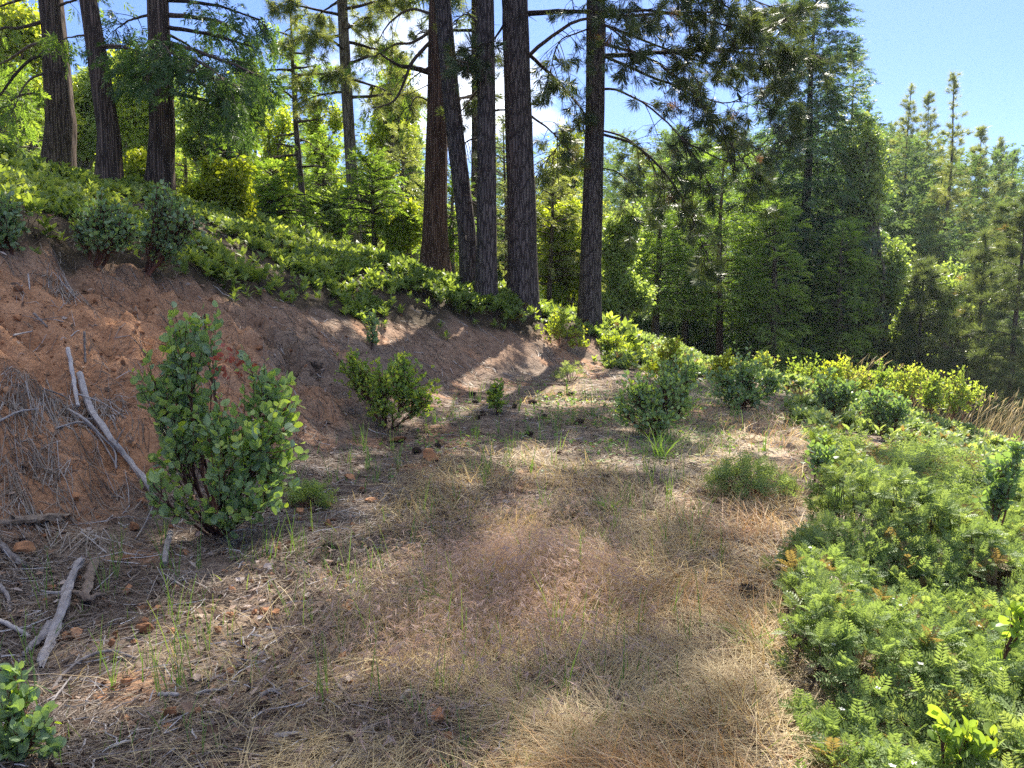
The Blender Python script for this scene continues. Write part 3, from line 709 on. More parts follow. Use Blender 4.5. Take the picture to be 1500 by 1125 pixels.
def plobes(dist, L):
    """lobes given as picture ellipses (px, py, rx, ry, depth offset)"""
    out = []
    for px, py, rx, ry, dz in L:
        D = dist + dz; k = D / F
        out.append((P(px, py, D), (rx * k, .5 * (rx + ry) * k * .9, ry * k)))
    return out

# ---------------------------------------------------------------- trunks
def trunk(mb, pts, rad, ns=26, n=80, furrow=.10, seed=0, fa=9, fz=1.1, flare=.3):
    pts = np.asarray(pts, float); L = np.linalg.norm(np.diff(pts, axis=0), axis=1); s_ = np.r_[0, np.cumsum(L)] / L.sum()
    u = np.linspace(0, 1, n) ** 1.25; C = np.stack([np.interp(u, s_, pts[:, i]) for i in range(3)], -1); r = np.interp(u, s_, rad)
    hh = u * L.sum()
    a = np.arange(ns) * 2 * math.pi / ns
    nz = fbm(np.cos(a)[None] * fa * .5 + 5 + seed * 7, np.sin(a)[None] * fa * .5 + hh[:, None] * fz * .35, 1.0, 3, 100 + seed)
    ridge = np.abs(vnoise(np.cos(a)[None] * fa + hh[:, None] * .35 + seed, np.sin(a)[None] * fa + hh[:, None] * fz, 200 + seed) - .5) * 2
    lob = 1 + flare * np.exp(-np.maximum(hh - .25, 0) / .42)[:, None] * (1 + .45 * np.cos(5 * a + seed)[None] * .5 + .3 * np.cos(3 * a - seed)[None])
    rr = r[:, None] * lob * (1 + furrow * (nz - .5) * 1.2 + furrow * (np.minimum(ridge, .5) - .3))
    V = C[:, None, :] + rr[:, :, None] * np.stack([np.cos(a), np.sin(a), np.zeros(ns)], -1)[None]
    i = np.arange(n - 1)[:, None]; j = np.arange(ns)[None]; jn = (j + 1) % ns
    Q = np.stack([i * ns + j, i * ns + jn, (i + 1) * ns + jn, (i + 1) * ns + j], -1).reshape(-1, 4)
    mb.add(V, None, Q, .5)
    return C, r

# ---------------------------------------------------------------- limbs, twigs and needles of the big trees
def limb_set(limbs, br, cr, twigs=5., tlen=.9, tufts=TUFT, tsize=.17, droop=.35, style='pine', sub=2, per=2, t0=.25, vb=.45, rtw=.009, bare=0.0):
    """limbs: list of (points, base radius). Adds limbs and twigs to br and needle tufts or sprays to cr"""
    K = 16
    for pts, r in limbs:
        q = smooth_line(pts, K); L = np.linalg.norm(np.diff(q, axis=0), axis=1).sum()
        q[2:] += np.cumsum(rng.normal(size=(K - 2, 3)) * .011 * L / 2, axis=0) * .6
        br.tubes(q, np.linspace(r, r * .25, K), 6, R(None, .2, .7))
        n = max(3, int(L * twigs)); t = t0 + (1 - t0) * R(n) ** .75
        f = t * (K - 1); i = np.minimum(f.astype(int), K - 2); w = (f - i)[:, None]
        pos = q[i] * (1 - w) + q[i + 1] * w; tan = nrm(q[i + 1] - q[i])
        side = nrm(np.cross(tan, np.array([0, 0, 1.])) + rng.normal(size=(n, 3)) * .35) * np.where(R(n) < .5, 1, -1)[:, None]
        d = nrm(tan * R(n, .3, 1.0)[:, None] + side * R(n, .4, 1.0)[:, None] + np.array([0, 0, 1.]) * R(n, -.8, .35)[:, None])
        ln = tlen * (1.2 - .65 * t) * R(n, .45, 1.2)
        e = pos + d * ln[:, None] - np.array([0, 0, 1.]) * (droop * ln * R(n, .2, 1))[:, None]
        c1 = pos + d * (ln * .55)[:, None] + np.array([0, 0, 1.]) * (.08 * ln)[:, None]
        br.tubes(bez(pos, c1, e, np.linspace(0, 1, 5)), (rtw * R(n, .7, 1.2))[:, None] * np.array([[1, .85, .7, .55, .35]]), 4, R(n, .1, .8))
        ends = [e]; dirs = [nrm(e - c1)]; src = [np.arange(n)]
        if sub:
            idx = np.repeat(np.arange(n), sub); m_ = len(idx); ts = R(m_, .35, .95)
            p0 = bez(pos[idx], c1[idx], e[idx], ts[:, None])[:, 0]; tn = nrm(e[idx] - pos[idx])
            dd = nrm(tn * R(m_, .4, 1)[:, None] + rng.normal(size=(m_, 3)) * .55 + np.array([0, 0, -.15])); l2 = ln[idx] * R(m_, .25, .6)
            pe = p0 + dd * l2[:, None] + np.array([0, 0, 1.]) * (l2 * R(m_, -.3, .15))[:, None]
            br.tubes(np.stack([p0, p0 + dd * (l2 * .5)[:, None] + rng.normal(size=(m_, 3)) * .02, pe], 1), (rtw * .6 * R(m_, .7, 1.1))[:, None] * np.array([[1, .8, .5]]), 3, R(m_, .1, .8))
            ends.append(pe); dirs.append(dd); src.append(idx)
        E = np.concatenate(ends); Dd = np.concatenate(dirs); S = np.concatenate(src)
        keep = R(len(E)) >= bare; E, Dd, S = E[keep], Dd[keep], S[keep]
        tone = (vb + R(None, -.12, .12) + R(n, -.14, .14))[S]
        if style == 'pine':
            for j in range(per):
                back = j * tsize * .75
                d_ = nrm(Dd + rng.normal(size=Dd.shape) * .25)
                multi(cr, tufts, frames(d_, None, None, tsize * R(len(E), .75, 1.2)), E - Dd * back + rng.normal(size=E.shape) * tsize * .1 * j, np.clip(tone + rng.normal(size=len(E)) * .1 + (R(len(E)) < .025) * .5, 0, 1).astype(np.float32))
        else:
            for j in range(per):
                d_ = nrm(Dd + rng.normal(size=Dd.shape) * .45 + np.array([0, 0, -droop]))
                up = np.array([0, 0, 1.]) + rng.normal(size=Dd.shape) * .5
                multi(cr, tufts, frames(d_, up, None, tsize * R(len(E), .6, 1.25)), E - Dd * (j * tsize * .55) + rng.normal(size=E.shape) * tsize * .22, np.clip(tone + rng.normal(size=len(E)) * .12, 0, 1).astype(np.float32))
def upper_limbs(C, z0, z1, n, l0, l1, rise=.15, azs=None, seed=0, r=.05):
    """limbs round a trunk's centre line C between two heights, l0 long at the bottom and l1 at the top"""
    out = []; zt = C[:, 2]
    for i in range(n):
        z = z0 + (z1 - z0) * ((i + R()) / n); f = (z - z0) / max(z1 - z0, 1e-6); L = (l0 + (l1 - l0) * f) * R(None, .65, 1.15)
        p = np.array([np.interp(z, zt, C[:, 0]), np.interp(z, zt, C[:, 1]), z]); az = i * 2.399 + R(None, -.5, .5) if azs is None else R(None, *azs)
        d = np.array([math.cos(az), math.sin(az), 0]); rs = rise * R(None, -.6, 1.3)
        out.append(([p, p + d * L * .35 + [0, 0, rs * L * .5], p + d * L * .7 + [0, 0, rs * L * .55], p + d * L + [0, 0, rs * L * .5 - .05 * L]], r * (.6 + .4 * L / max(l0, .1))))
    return out
def big_tree(name, label, cat, base, line, D, H, mat, leafmat, limbs=(), up=None, group=None, seed=0, style='pine', lim=None, furrow=.075, fa=9, fz=1.1, vis=None, viskw=None, upkw=None, flare=.3, vb=.45, stubs=0, lead=0.):
    """line: picture points (px, py, width px) of the trunk from the base upward"""
    t = thing(name, label, cat, base, group); base = np.asarray(base, float)
    D = base[1]
    pts = [base - np.array([0, 0, .35])]; rad = [line[0][2] / 2 * D / F]
    pts.append(base + np.array([0, 0, .02])); rad.append(rad[0])
    for px, py, w in line[1:]: pts.append(P(px, py, D + lead * (443 - py) / 443)); rad.append(w / 2 * D / F)
    a, b = pts[-2], pts[-1]; dirn = (b - a) / (b - a)[2]; top = b + dirn * (H - (b[2] - base[2])) * np.array([.5, .5, 1.])
    pts.append((b + top) / 2); rad.append(rad[-1] * .62); pts.append(top); rad.append(.03)
    tm = MB(); bm = MB(); cm = MB()
    C, rr = trunk(tm, np.array(pts) - base, rad, 28, 110, furrow, seed, fa, fz, flare)
    kw = dict(style=style); kw.update(viskw or {})
    if limbs: limb_set([([np.asarray(p) - base for p in q], r) for q, r in limbs], bm, cm, vb=vb, **kw)
    if vis: limb_set(upper_limbs(C, *vis), bm, cm, vb=vb, **kw)
    if up:
        k2 = dict(style=style, tufts=TUFT_LO if style == 'pine' else SPRAY_LO, twigs=2.6, tlen=1.3, tsize=.42 if style == 'pine' else .75, sub=1, per=1); k2.update(upkw or {})
        limb_set(upper_limbs(C, *up), bm, cm, vb=vb, **k2)
    for i in range(stubs):
        z = R(None, 1.2, 7); p = np.array([np.interp(z, C[:, 2], C[:, 0]), np.interp(z, C[:, 2], C[:, 1]), z]); az = R(None, 3.3, 6.2); r0_ = np.interp(z, C[:, 2], rr)
        d = np.array([math.cos(az), math.sin(az), R(None, -.5, .2)]); s0 = p + d * r0_ * .9; L = R(None, .15, .8)
        c_ = s0 + d * L * .5 + np.array([0, 0, -.05]); e = s0 + d * L + np.array([R(None, -.2, .2), 0, -R(None, .1, .5) * L])
        bm.tubes(bez(s0[None], c_[None], e[None], np.linspace(0, 1, 6)), np.array([[.014, .012, .010, .008, .006, .003]]) * R(None, .6, 1.2), 5, 3.0)
    if bm.n:                                        # limbs belong to the trunk's mesh, in their own bark
        for V in bm.V: tm.V.append(V)
        for q, v_ in zip(bm.Q, bm.qv): tm.Q.append(q + tm.n); tm.qv.append(v_); tm.qm.append(np.full(len(q), 1, np.int32))
        tm.n += bm.n
    tm.build('trunk', [mat, M['twig_dark']], t, True)
    if cm.n: cm.build('crown', leafmat, t)
    return t

# ---------------------------------------------------------------- whole trees for the middle distance
def conifer_parts(H, z0, Rm, nb, p=.85, droop=.25, rise=.12, tpls=SPRAY, fs=.42, den=3.0, width=.38, r0=.16, lean=(0, 0), style='spray', wob=.25, gaps=.15, vb=.45, top=.4, seed=0, twig=True, rnd=.35):
    tm = MB(); cm = MB()
    ax = lambda z: np.stack([lean[0] * z / H + .06 * np.sin(z * .7 + seed), lean[1] * z / H + 0 * z, z], -1)
    zz = np.linspace(-.4, H, 24); tm.tubes(ax(zz)[None], (r0 * (1 - np.clip(zz, 0, H) / H) ** .8 + .012)[None], 9, .5)
    u = np.sort(R(nb)) ** .95; z = z0 + (H - z0) * u; az = np.arange(nb) * 2.399 + R(nb, -.6, .6)
    lobe = .75 + rnd * (fbm(np.cos(az) * 2 + seed * 3.1, z * .55 + np.sin(az) * 2, 1.0, 2, 300 + seed) * 2 - .6)
    L = (Rm * (1 - u) ** p + top * R(nb, .5, 1)) * R(nb, .42, 1.2) * lobe
    keep = R(nb) > gaps; z, az, L, u = z[keep], az[keep], L[keep], u[keep]; nb = len(z)
    d = np.stack([np.cos(az), np.sin(az), np.zeros(nb)], -1); P0 = ax(z)
    e_r = rise + .5 * u ** 2
    P1 = P0 + d * (L * .55)[:, None] + np.array([0, 0, 1.]) * (L * e_r)[:, None]
    P2 = P0 + d * L[:, None] + np.array([0, 0, 1.]) * (L * (e_r - droop * (1 - u * .7)))[:, None]
    tm.tubes(bez(P0, P1, P2, np.linspace(0, .96, 5)), (np.maximum(.008, .022 * L / max(Rm, .1)) * R(nb, .7, 1.2))[:, None] * np.array([[1, .85, .65, .45, .2]]), 4, R(nb, .2, .7))
    cnt = np.maximum(2, (L * den * R(nb, .7, 1.3) / fs).astype(int)); idx = np.repeat(np.arange(nb), cnt); m_ = len(idx)
    tt = .16 + .84 * R(m_) ** .7
    pos = bez(P0[idx], P1[idx], P2[idx], tt[:, None])[:, 0]; tan = nrm(P2 - P0)[idx]
    lat = nrm(np.cross(tan, np.array([0, 0, 1.]))); sg = R(m_, -1, 1); w = width * L[idx] * (1.15 - tt) 
    pos = pos + lat * (sg * w)[:, None] + np.array([0, 0, 1.]) * (-np.abs(sg) * w * droop * .6 + rng.normal(size=m_) * .07 * wob * 4 * fs)[:, None]
    dr = nrm(tan * R(m_, .5, 1)[:, None] + lat * (sg * .9)[:, None] + rng.normal(size=(m_, 3)) * .28 + np.array([0, 0, 1.]) * (-droop * .6 + .2 * u[idx])[:, None])
    s_ = fs * R(m_, .6, 1.25) * np.where(tt > .9, .8, 1)
    tone = np.clip(vb + R(nb, -.17, .17)[idx] + rng.normal(size=m_) * .13 + .12 * ss(.75, 1, tt), 0, 1).astype(np.float32)
    if style == 'spray':
        multi(cm, tpls, frames(dr, np.array([0, 0, 1.]) + rng.normal(size=(m_, 3)) * .35, None, s_), pos, tone)
    else:
        dr = nrm(dr + np.array([0, 0, .35 + .5 * 1])); multi(cm, tpls, frames(dr, None, None, s_), pos, tone)
    k = 10; zt = np.linspace(H - 1.2 * top - .3, H, k); multi(cm, tpls, frames(np.array([0, 0, 1.]) + rng.normal(size=(k, 3)) * .35, None, None, fs * .6), ax(zt), vb)
    return tm, cm
def place_parts(name, label, cat, loc, tm, cm, barkm, leafm, group=None, rz=0., sc=1.):
    t = thing(name, label, cat, loc, group, rz, sc); tm.build('trunk', barkm, t, True); cm.build('crown', leafm, t); return t
def broad_parts(lobes, nt=400, fs=.3, r0=.10, tpls=CLUST, vb=.45, cnt=5, base_leans=3):
    tm = MB(); cm = MB(); vol = np.array([l[1][0] * l[1][2] for l in lobes]); share = vol / vol.sum()
    for (c, rad), sh in zip(lobes, share):
        c = np.asarray(c, float); rad = np.asarray(rad, float); n = max(8, int(nt * sh))
        main = bez(np.array([[0, 0, -.3]]) + rng.normal(size=(1, 3)) * [.12, .12, 0], (c * [.35, .35, .6])[None], c[None], np.linspace(0, 1, 8))[0]
        main[1:-1] += rng.normal(size=(6, 3)) * .02 * np.linalg.norm(c)
        tm.tubes(main, np.linspace(r0, r0 * .3, 8), 6, R(None, .3, .6))
        tg = c + in_ball(n) * rad; s0 = main[rng.integers(4, 8, n)]; c1 = s0 * .5 + tg * .5 + np.array([0, 0, .12]) * np.linalg.norm(tg - s0, axis=1)[:, None]
        tm.tubes(bez(s0, c1, tg, np.linspace(0, 1, 4)), (r0 * .12 * R(n, .6, 1.2))[:, None] * np.array([[1, .8, .6, .3]]), 3, R(n, .1, .8))
        idx = np.repeat(np.arange(n), cnt); m_ = len(idx); tt = R(m_, .45, 1.05)
        pos = bez(s0[idx], c1[idx], tg[idx], tt[:, None])[:, 0] + rng.normal(size=(m_, 3)) * fs * .45
        tone = np.clip(vb + R(n, -.2, .2)[idx] + rng.normal(size=m_) * .12, 0, 1).astype(np.float32)
        multi(cm, list(tpls), frames(rdir(m_), None, None, fs * R(m_, .6, 1.25)), pos, tone)
    return tm, cm
def lobes_in(px, py, rx, ry, D, n, base, seed=0, k=.55):
    """n random lobes filling a picture ellipse, in coordinates local to base"""
    out = []
    for i in range(n):
        a = R(None, 0, 6.28); q = R() ** .5 * .92
        c = P(px + math.cos(a) * q * rx, py - math.sin(a) * q * ry, D + R(None, -.5, .5) * rx * D / F) - base
        s_ = R(None, .32, .55) * k / .55; out.append((c, (rx * D / F * s_, rx * D / F * s_, ry * D / F * s_ * .85)))
    return out
# ================================================================ the big pines and cedars
def lim(D, *pts, r=.05):
    """a limb through picture points (px, py, depth offset)"""
    return ([P(a, b, D + c) for a, b, c in pts], r)
UPK = dict(twigs=3.4, tsize=.52)
def hero_trees():
    pinek = dict(twigs=8., tlen=1.0, tsize=.25, droop=.4, sub=4, per=1, bare=.60, rtw=.010)
    # -- group at the end of the bank
    g = GY(862, 474, 15.5, 18.5); D = g[1]
    big_tree('pine_tree', 'lone straight pine at the end of the bank with long drooping limbs', 'tree', g,
        [(862, 474, 33), (868, 300, 29), (872, 150, 27), (873, 0, 26)], D, 27, M['bark_pine'], M['pine'],
        [lim(D, (876, 195, 0), (930, 213, -.4), (985, 265, -.9), (1020, 330, -1.2), (1042, 385, -1.3), r=0.0374),
         lim(D, (876, 62, 0), (940, 82, -.2), (1000, 128, -.4), (1050, 195, -.5), (1110, 270, -.7), r=0.0408),
         lim(D, (876, 78, 0), (960, 116, .3), (1010, 140, .6), (1060, 185, .8), (1095, 235, .9), r=0.0374),
         lim(D, (876, 130, 0), (910, 134, -.5), (960, 165, -1.1), (1000, 206, -1.5), (1032, 262, -1.7), r=0.0340),
         lim(D, (876, 190, 0), (920, 202, .5), (955, 236, .9), (975, 290, 1.1), r=0.0272),
         lim(D, (876, 245, 0), (912, 258, -.2), (928, 305, -.3), r=0.0204),
         lim(D, (876, 18, 0), (950, 14, -.5), (1030, 28, -1.), (1105, 50, -1.4), (1150, 30, -1.5), r=0.0374),
         lim(D, (876, 34, 0), (960, 60, .6), (1050, 88, 1.1), (1130, 88, 1.4), r=0.0340),
         lim(D, (1000, 128, -.4), (1060, 150, -.2), (1105, 130, 0), (1140, 120, .1), r=0.0204),
         lim(D, (1000, 206, -1.5), (1065, 236, -1.6), (1105, 220, -1.6), (1143, 186, -1.7), r=0.0190),
         lim(D, (876, -30, 0), (980, -40, .8), (1080, -10, 1.2), (1160, 20, 1.4), r=0.0408),
         lim(D, (876, -60, 0), (960, -40, -1), (1040, 0, -1.8), (1100, 40, -2.2), r=0.0408),
         lim(D, (868, 165, 0), (835, 195, .5), (800, 235, .7), (785, 262, .8), r=0.0204),
         lim(D, (868, 40, 0), (820, 60, -.8), (800, 110, -1.2), r=0.0238)],
        vis=(5.8, 8.6, 6, 4.4, 4.2, .02, (-1.2, .6)), up=(10.3, 26, 50, 4.9, 1.4, .12), seed=1, viskw=pinek, upkw=dict(twigs=3.7, tsize=.5))
    g = GY(766, 455, 14.8, 17.5); D = g[1]
    big_tree('pine_tree', 'thickest straight dark pine trunk at the heart of the trunk cluster', 'tree', g,
        [(768, 455, 46), (764, 300, 41), (758, 130, 38), (754, 0, 37)], D, 30, M['bark_pine'], M['pine'],
        [lim(D, (770, 20, 0), (830, 16, -.5), (890, 14, -.9), (960, 10, -1.2), r=.06),
         lim(D, (770, 75, 0), (805, 108, .5), (835, 140, .8), (858, 168, 1.), r=.045),
         lim(D, (770, 85, 0), (808, 55, -.6), (860, 30, -1.1), (905, 50, -1.4), (930, 80, -1.5), r=.045),
         lim(D, (772, 165, 0), (805, 192, 1.), (838, 226, 1.4), r=.03),
         lim(D, (742, 30, 0), (722, 60, -.9), (700, 70, -1.3), r=.03)],
        up=(8.2, 29, 46, 4.6, 1.4, .1), seed=2, viskw=pinek, upkw=UPK, stubs=5)
    g = GY(713, 440, 15.2, 18); D = g[1]
    big_tree('pine_tree', 'straight greyish pine trunk with pale broken twigs, beside the thickest trunk', 'tree', g,
        [(714, 440, 31), (713, 250, 27), (712, 100, 25), (711, 0, 24)], D, 25, M['bark_pine'], M['pine'],
        [lim(D, (703, 75, 0), (690, 90, -.6), (672, 92, -1), r=.03), lim(D, (703, 130, 0), (685, 150, .7), (665, 178, 1), r=.03), lim(D, (704, 200, 0), (684, 208, .5), (668, 222, .8), r=.025),
         lim(D, (704, 35, 0), (684, 22, .6), (668, 30, 1), r=.03)],
        up=(8.6, 24, 36, 3.6, 1., .1), seed=3, upkw=UPK, viskw=dict(pinek, bare=.9, tlen=.7), stubs=16)
    g = GY(690, 425, 15.4, 17.6); D = g[1]
    big_tree('pine_tree', 'slanting pine trunk leaning across the reddish cedar trunk', 'tree', g,
        [(692, 425, 27), (683, 330, 26), (670, 225, 25), (658, 110, 24), (648, 0, 22)], D, 24, M['bark_pine'], M['pine'],
        [lim(D, (662, 85, 0), (680, 72, -.4), (697, 78, -.6), r=.025), lim(D, (668, 150, 0), (686, 140, .4), (700, 148, .6), r=.022)],
        up=(8.8, 23, 34, 3.4, 1., .1), seed=4, upkw=UPK, viskw=dict(pinek, bare=.7, tlen=.6), stubs=5)
    g = GY(637, 408, 16.6, 19); D = g[1]
    big_tree('cedar_tree', 'reddish fibrous cedar trunk with one big upturned limb, crossed by the slanting pine', 'tree', g,
        [(637, 408, 42), (638, 300, 33), (641, 170, 29), (643, 0, 27)], D, 26, M['bark_cedar'], M['cedar'],
        [lim(D, (630, 106, 0), (605, 100, -.3), (585, 97, -.5), (558, 79, -.7), r=.075),
         lim(D, (632, 60, 0), (610, 82, -.2), (596, 105, -.4), (583, 142, -.6), (562, 156, -.8), (545, 159, -1), r=.05),
         lim(D, (632, 45, 0), (605, 62, .5), (578, 66, .8), (548, 82, 1.), (520, 82, 1.2), r=.04),
         lim(D, (632, 20, 0), (600, 15, .5), (570, 35, .8), (555, 60, 1.), r=.04),
         lim(D, (632, 150, 0), (610, 142, -.5), (600, 160, -.8), (590, 190, -1.), r=.022),
         lim(D, (632, 95, 0), (600, 120, .8), (596, 150, 1), r=.02)],
        up=(8.4, 25, 30, 3.6, .8, -.05), seed=5, style='cedar', viskw=dict(style='cedar', tufts=SPRAY, twigs=4.5, tlen=.6, tsize=.26, droop=.5, sub=2, per=1, bare=.45), fa=13, fz=.35, furrow=.16, flare=.4, stubs=3)
    g = GY(694, 385, 21, 24); D = g[1]
    big_tree('pine_tree', 'thin dark pine trunk showing between the slanting and the greyish trunk', 'tree', g,
        [(697, 385, 12), (696, 200, 10), (695, 0, 9)], D, 20, M['bark_dark'], M['pine'], vis=(4.5, 11, 9, 1.6, 1.6, 0), up=(11, 19, 14, 2, .8), seed=6, viskw=dict(pinek, bare=.6, twigs=5))
    # -- three dark trunks on the slope above the bank
    g = GY(97, 268, 15.5, 18.5); D = g[1]
    ck = dict(style='cedar', tufts=SPRAY, twigs=6.5, tlen=.62, tsize=.30, droop=.35, sub=2, per=2, bare=.25)
    big_tree('cedar_tree', 'massive dark cedar trunk with flared foot and bare sweeping limbs, outermost of the slope trio', 'tree', g,
        [(97, 270, 46), (90, 180, 38), (82, 80, 33), (75, 0, 30)], D, 26, M['bark_cedar_dark'], M['cedar'],
        [lim(D, (70, 30, 0), (30, 40, -.6), (0, 42, -1), (-40, 60, -1.2), r=.05), lim(D, (72, 60, 0), (40, 68, .4), (5, 92, .7), (-30, 100, .9), r=.045),
         lim(D, (72, 75, 0), (35, 95, -.5), (0, 142, -.9), (-20, 170, -1), r=.045), lim(D, (74, 140, 0), (40, 138, .4), (10, 150, .6), (-20, 190, .6), r=.035),
         lim(D, (72, 105, 0), (35, 122, -1), (12, 165, -1.5), r=.03), lim(D, (76, 12, 0), (110, 0, -.5), (150, -10, -.9), r=.035), lim(D, (70, -10, 0), (30, 0, .8), (-10, 15, 1.3), r=.05)],
        up=(8.9, 25, 32, 4.0, .8, -.05), seed=7, style='cedar', viskw=dict(ck, bare=.62, twigs=5), fa=12, fz=.35, furrow=.16, flare=.45)
    g = GY(172, 280, 14, 16.5); D = g[1]
    big_tree('cedar_tree', 'leaning dark cedar trunk, middle one of the slope trio', 'tree', g,
        [(172, 284, 34), (160, 200, 29), (145, 100, 26), (129, 0, 22)], D, 22, M['bark_cedar_dark'], M['cedar'],
        [lim(D, (146, 68, 0), (180, 66, -.4), (215, 82, -.7), r=.03), lim(D, (150, 70, 0), (190, 72, .4), (222, 88, .8), r=.028), lim(D, (140, 50, 0), (110, 52, .5), (85, 60, .9), r=.025)],
        up=(8.6, 21, 26, 3.2, .7, -.05), seed=8, style='cedar', viskw=ck, fa=11, fz=.35, furrow=.16, flare=.35)
    g = GY(242, 292, 13.2, 15.5); D = g[1]
    big_tree('cedar_tree', 'dark cedar trunk behind grey manzanitas with dense dark foliage hanging over its side', 'tree', g,
        [(242, 292, 41), (238, 190, 33), (234, 90, 30), (231, 0, 28)], D, 25, M['bark_cedar_dark'], M['cedar_dark'],
        [lim(D, (246, 134, 0), (275, 142, -.2), (305, 148, -.4), (338, 145, -.5), r=.055),
         lim(D, (246, 62, 0), (300, 78, -.8), (350, 95, -1.4), (388, 112, -1.8), r=.05), lim(D, (246, 22, 0), (300, 28, .5), (355, 50, .9), (378, 85, 1.), r=.05),
         lim(D, (246, 95, 0), (295, 108, .7), (345, 130, 1.2), (370, 150, 1.4), r=.045), lim(D, (246, 75, 0), (290, 90, -1.6), (330, 120, -2.3), r=.04),
         lim(D, (246, 40, 0), (320, 55, -.4), (375, 70, -.7), r=.045), lim(D, (246, 0, 0), (310, 5, -.5), (380, 25, -.8), r=.045),
         lim(D, (246, 108, 0), (290, 122, -.8), (325, 148, -1.2), (350, 175, -1.4), r=.04), lim(D, (246, 50, 0), (280, 70, .8), (310, 105, 1.2), r=.03),
         lim(D, (226, 60, 0), (205, 85, -.8), (195, 110, -1.1), r=.03), lim(D, (226, 20, 0), (190, 30, .5), (165, 45, .9), r=.03), lim(D, (226, 90, 0), (232, 92, -1.2), (228, 105, -1.8), r=.025),
         lim(D, (232, 70, 0), (240, 66, -1.2), (250, 80, -2.), r=.03)],
        up=(7.9, 24, 32, 3.8, .7, -.05), seed=9, style='cedar', viskw=dict(ck, bare=.30, per=2, twigs=8), fa=12, fz=.35, furrow=.16, flare=.35)
    # -- pale backlit pine with tall bare trunk in the gap
    g = GY(524, 373, 23, 27); D = g[1]
    big_tree('pine_tree', 'slightly crooked pine in the sky gap, pale sunlit needles along its upper trunk', 'tree', g,
        [(525, 375, 19), (518, 290, 17), (510, 170, 16), (501, 0, 14)], D, 24, M['bark_grey'], M['pine_pale'],
        vis=(4.6, 12.2, 40, 2.0, 2.3, .05), up=(12.2, 23, 24, 2.6, .8), seed=10, viskw=dict(twigs=6, tlen=.75, tsize=.26, droop=.5, sub=2, per=2, bare=.12, tufts=TUFT_LO), vb=.5)
    g = GY(449, 362, 21, 25); D = g[1]
    tm, bmx = None, None
    big_tree('dead_cedar', 'slim blackened trunk with bare twigs and a thin living top, standing on the bright slope', 'tree', g,
        [(449, 362, 10), (442, 280, 9), (433, 180, 7), (429, 100, 5)], D, 7.2, M['bark_dark'], M['cedar'],
        vis=(2.2, 4.6, 8, 1.1, 1.1, -.1), up=(4.7, 7.1, 18, 1.2, .4, .1), seed=11, style='cedar', viskw=dict(bare=.9, twigs=4, tlen=.4, tufts=SPRAY_LO, tsize=.25), upkw=dict(twigs=6, tlen=.5, tsize=.32, sub=2, per=1, bare=.1), flare=.15)

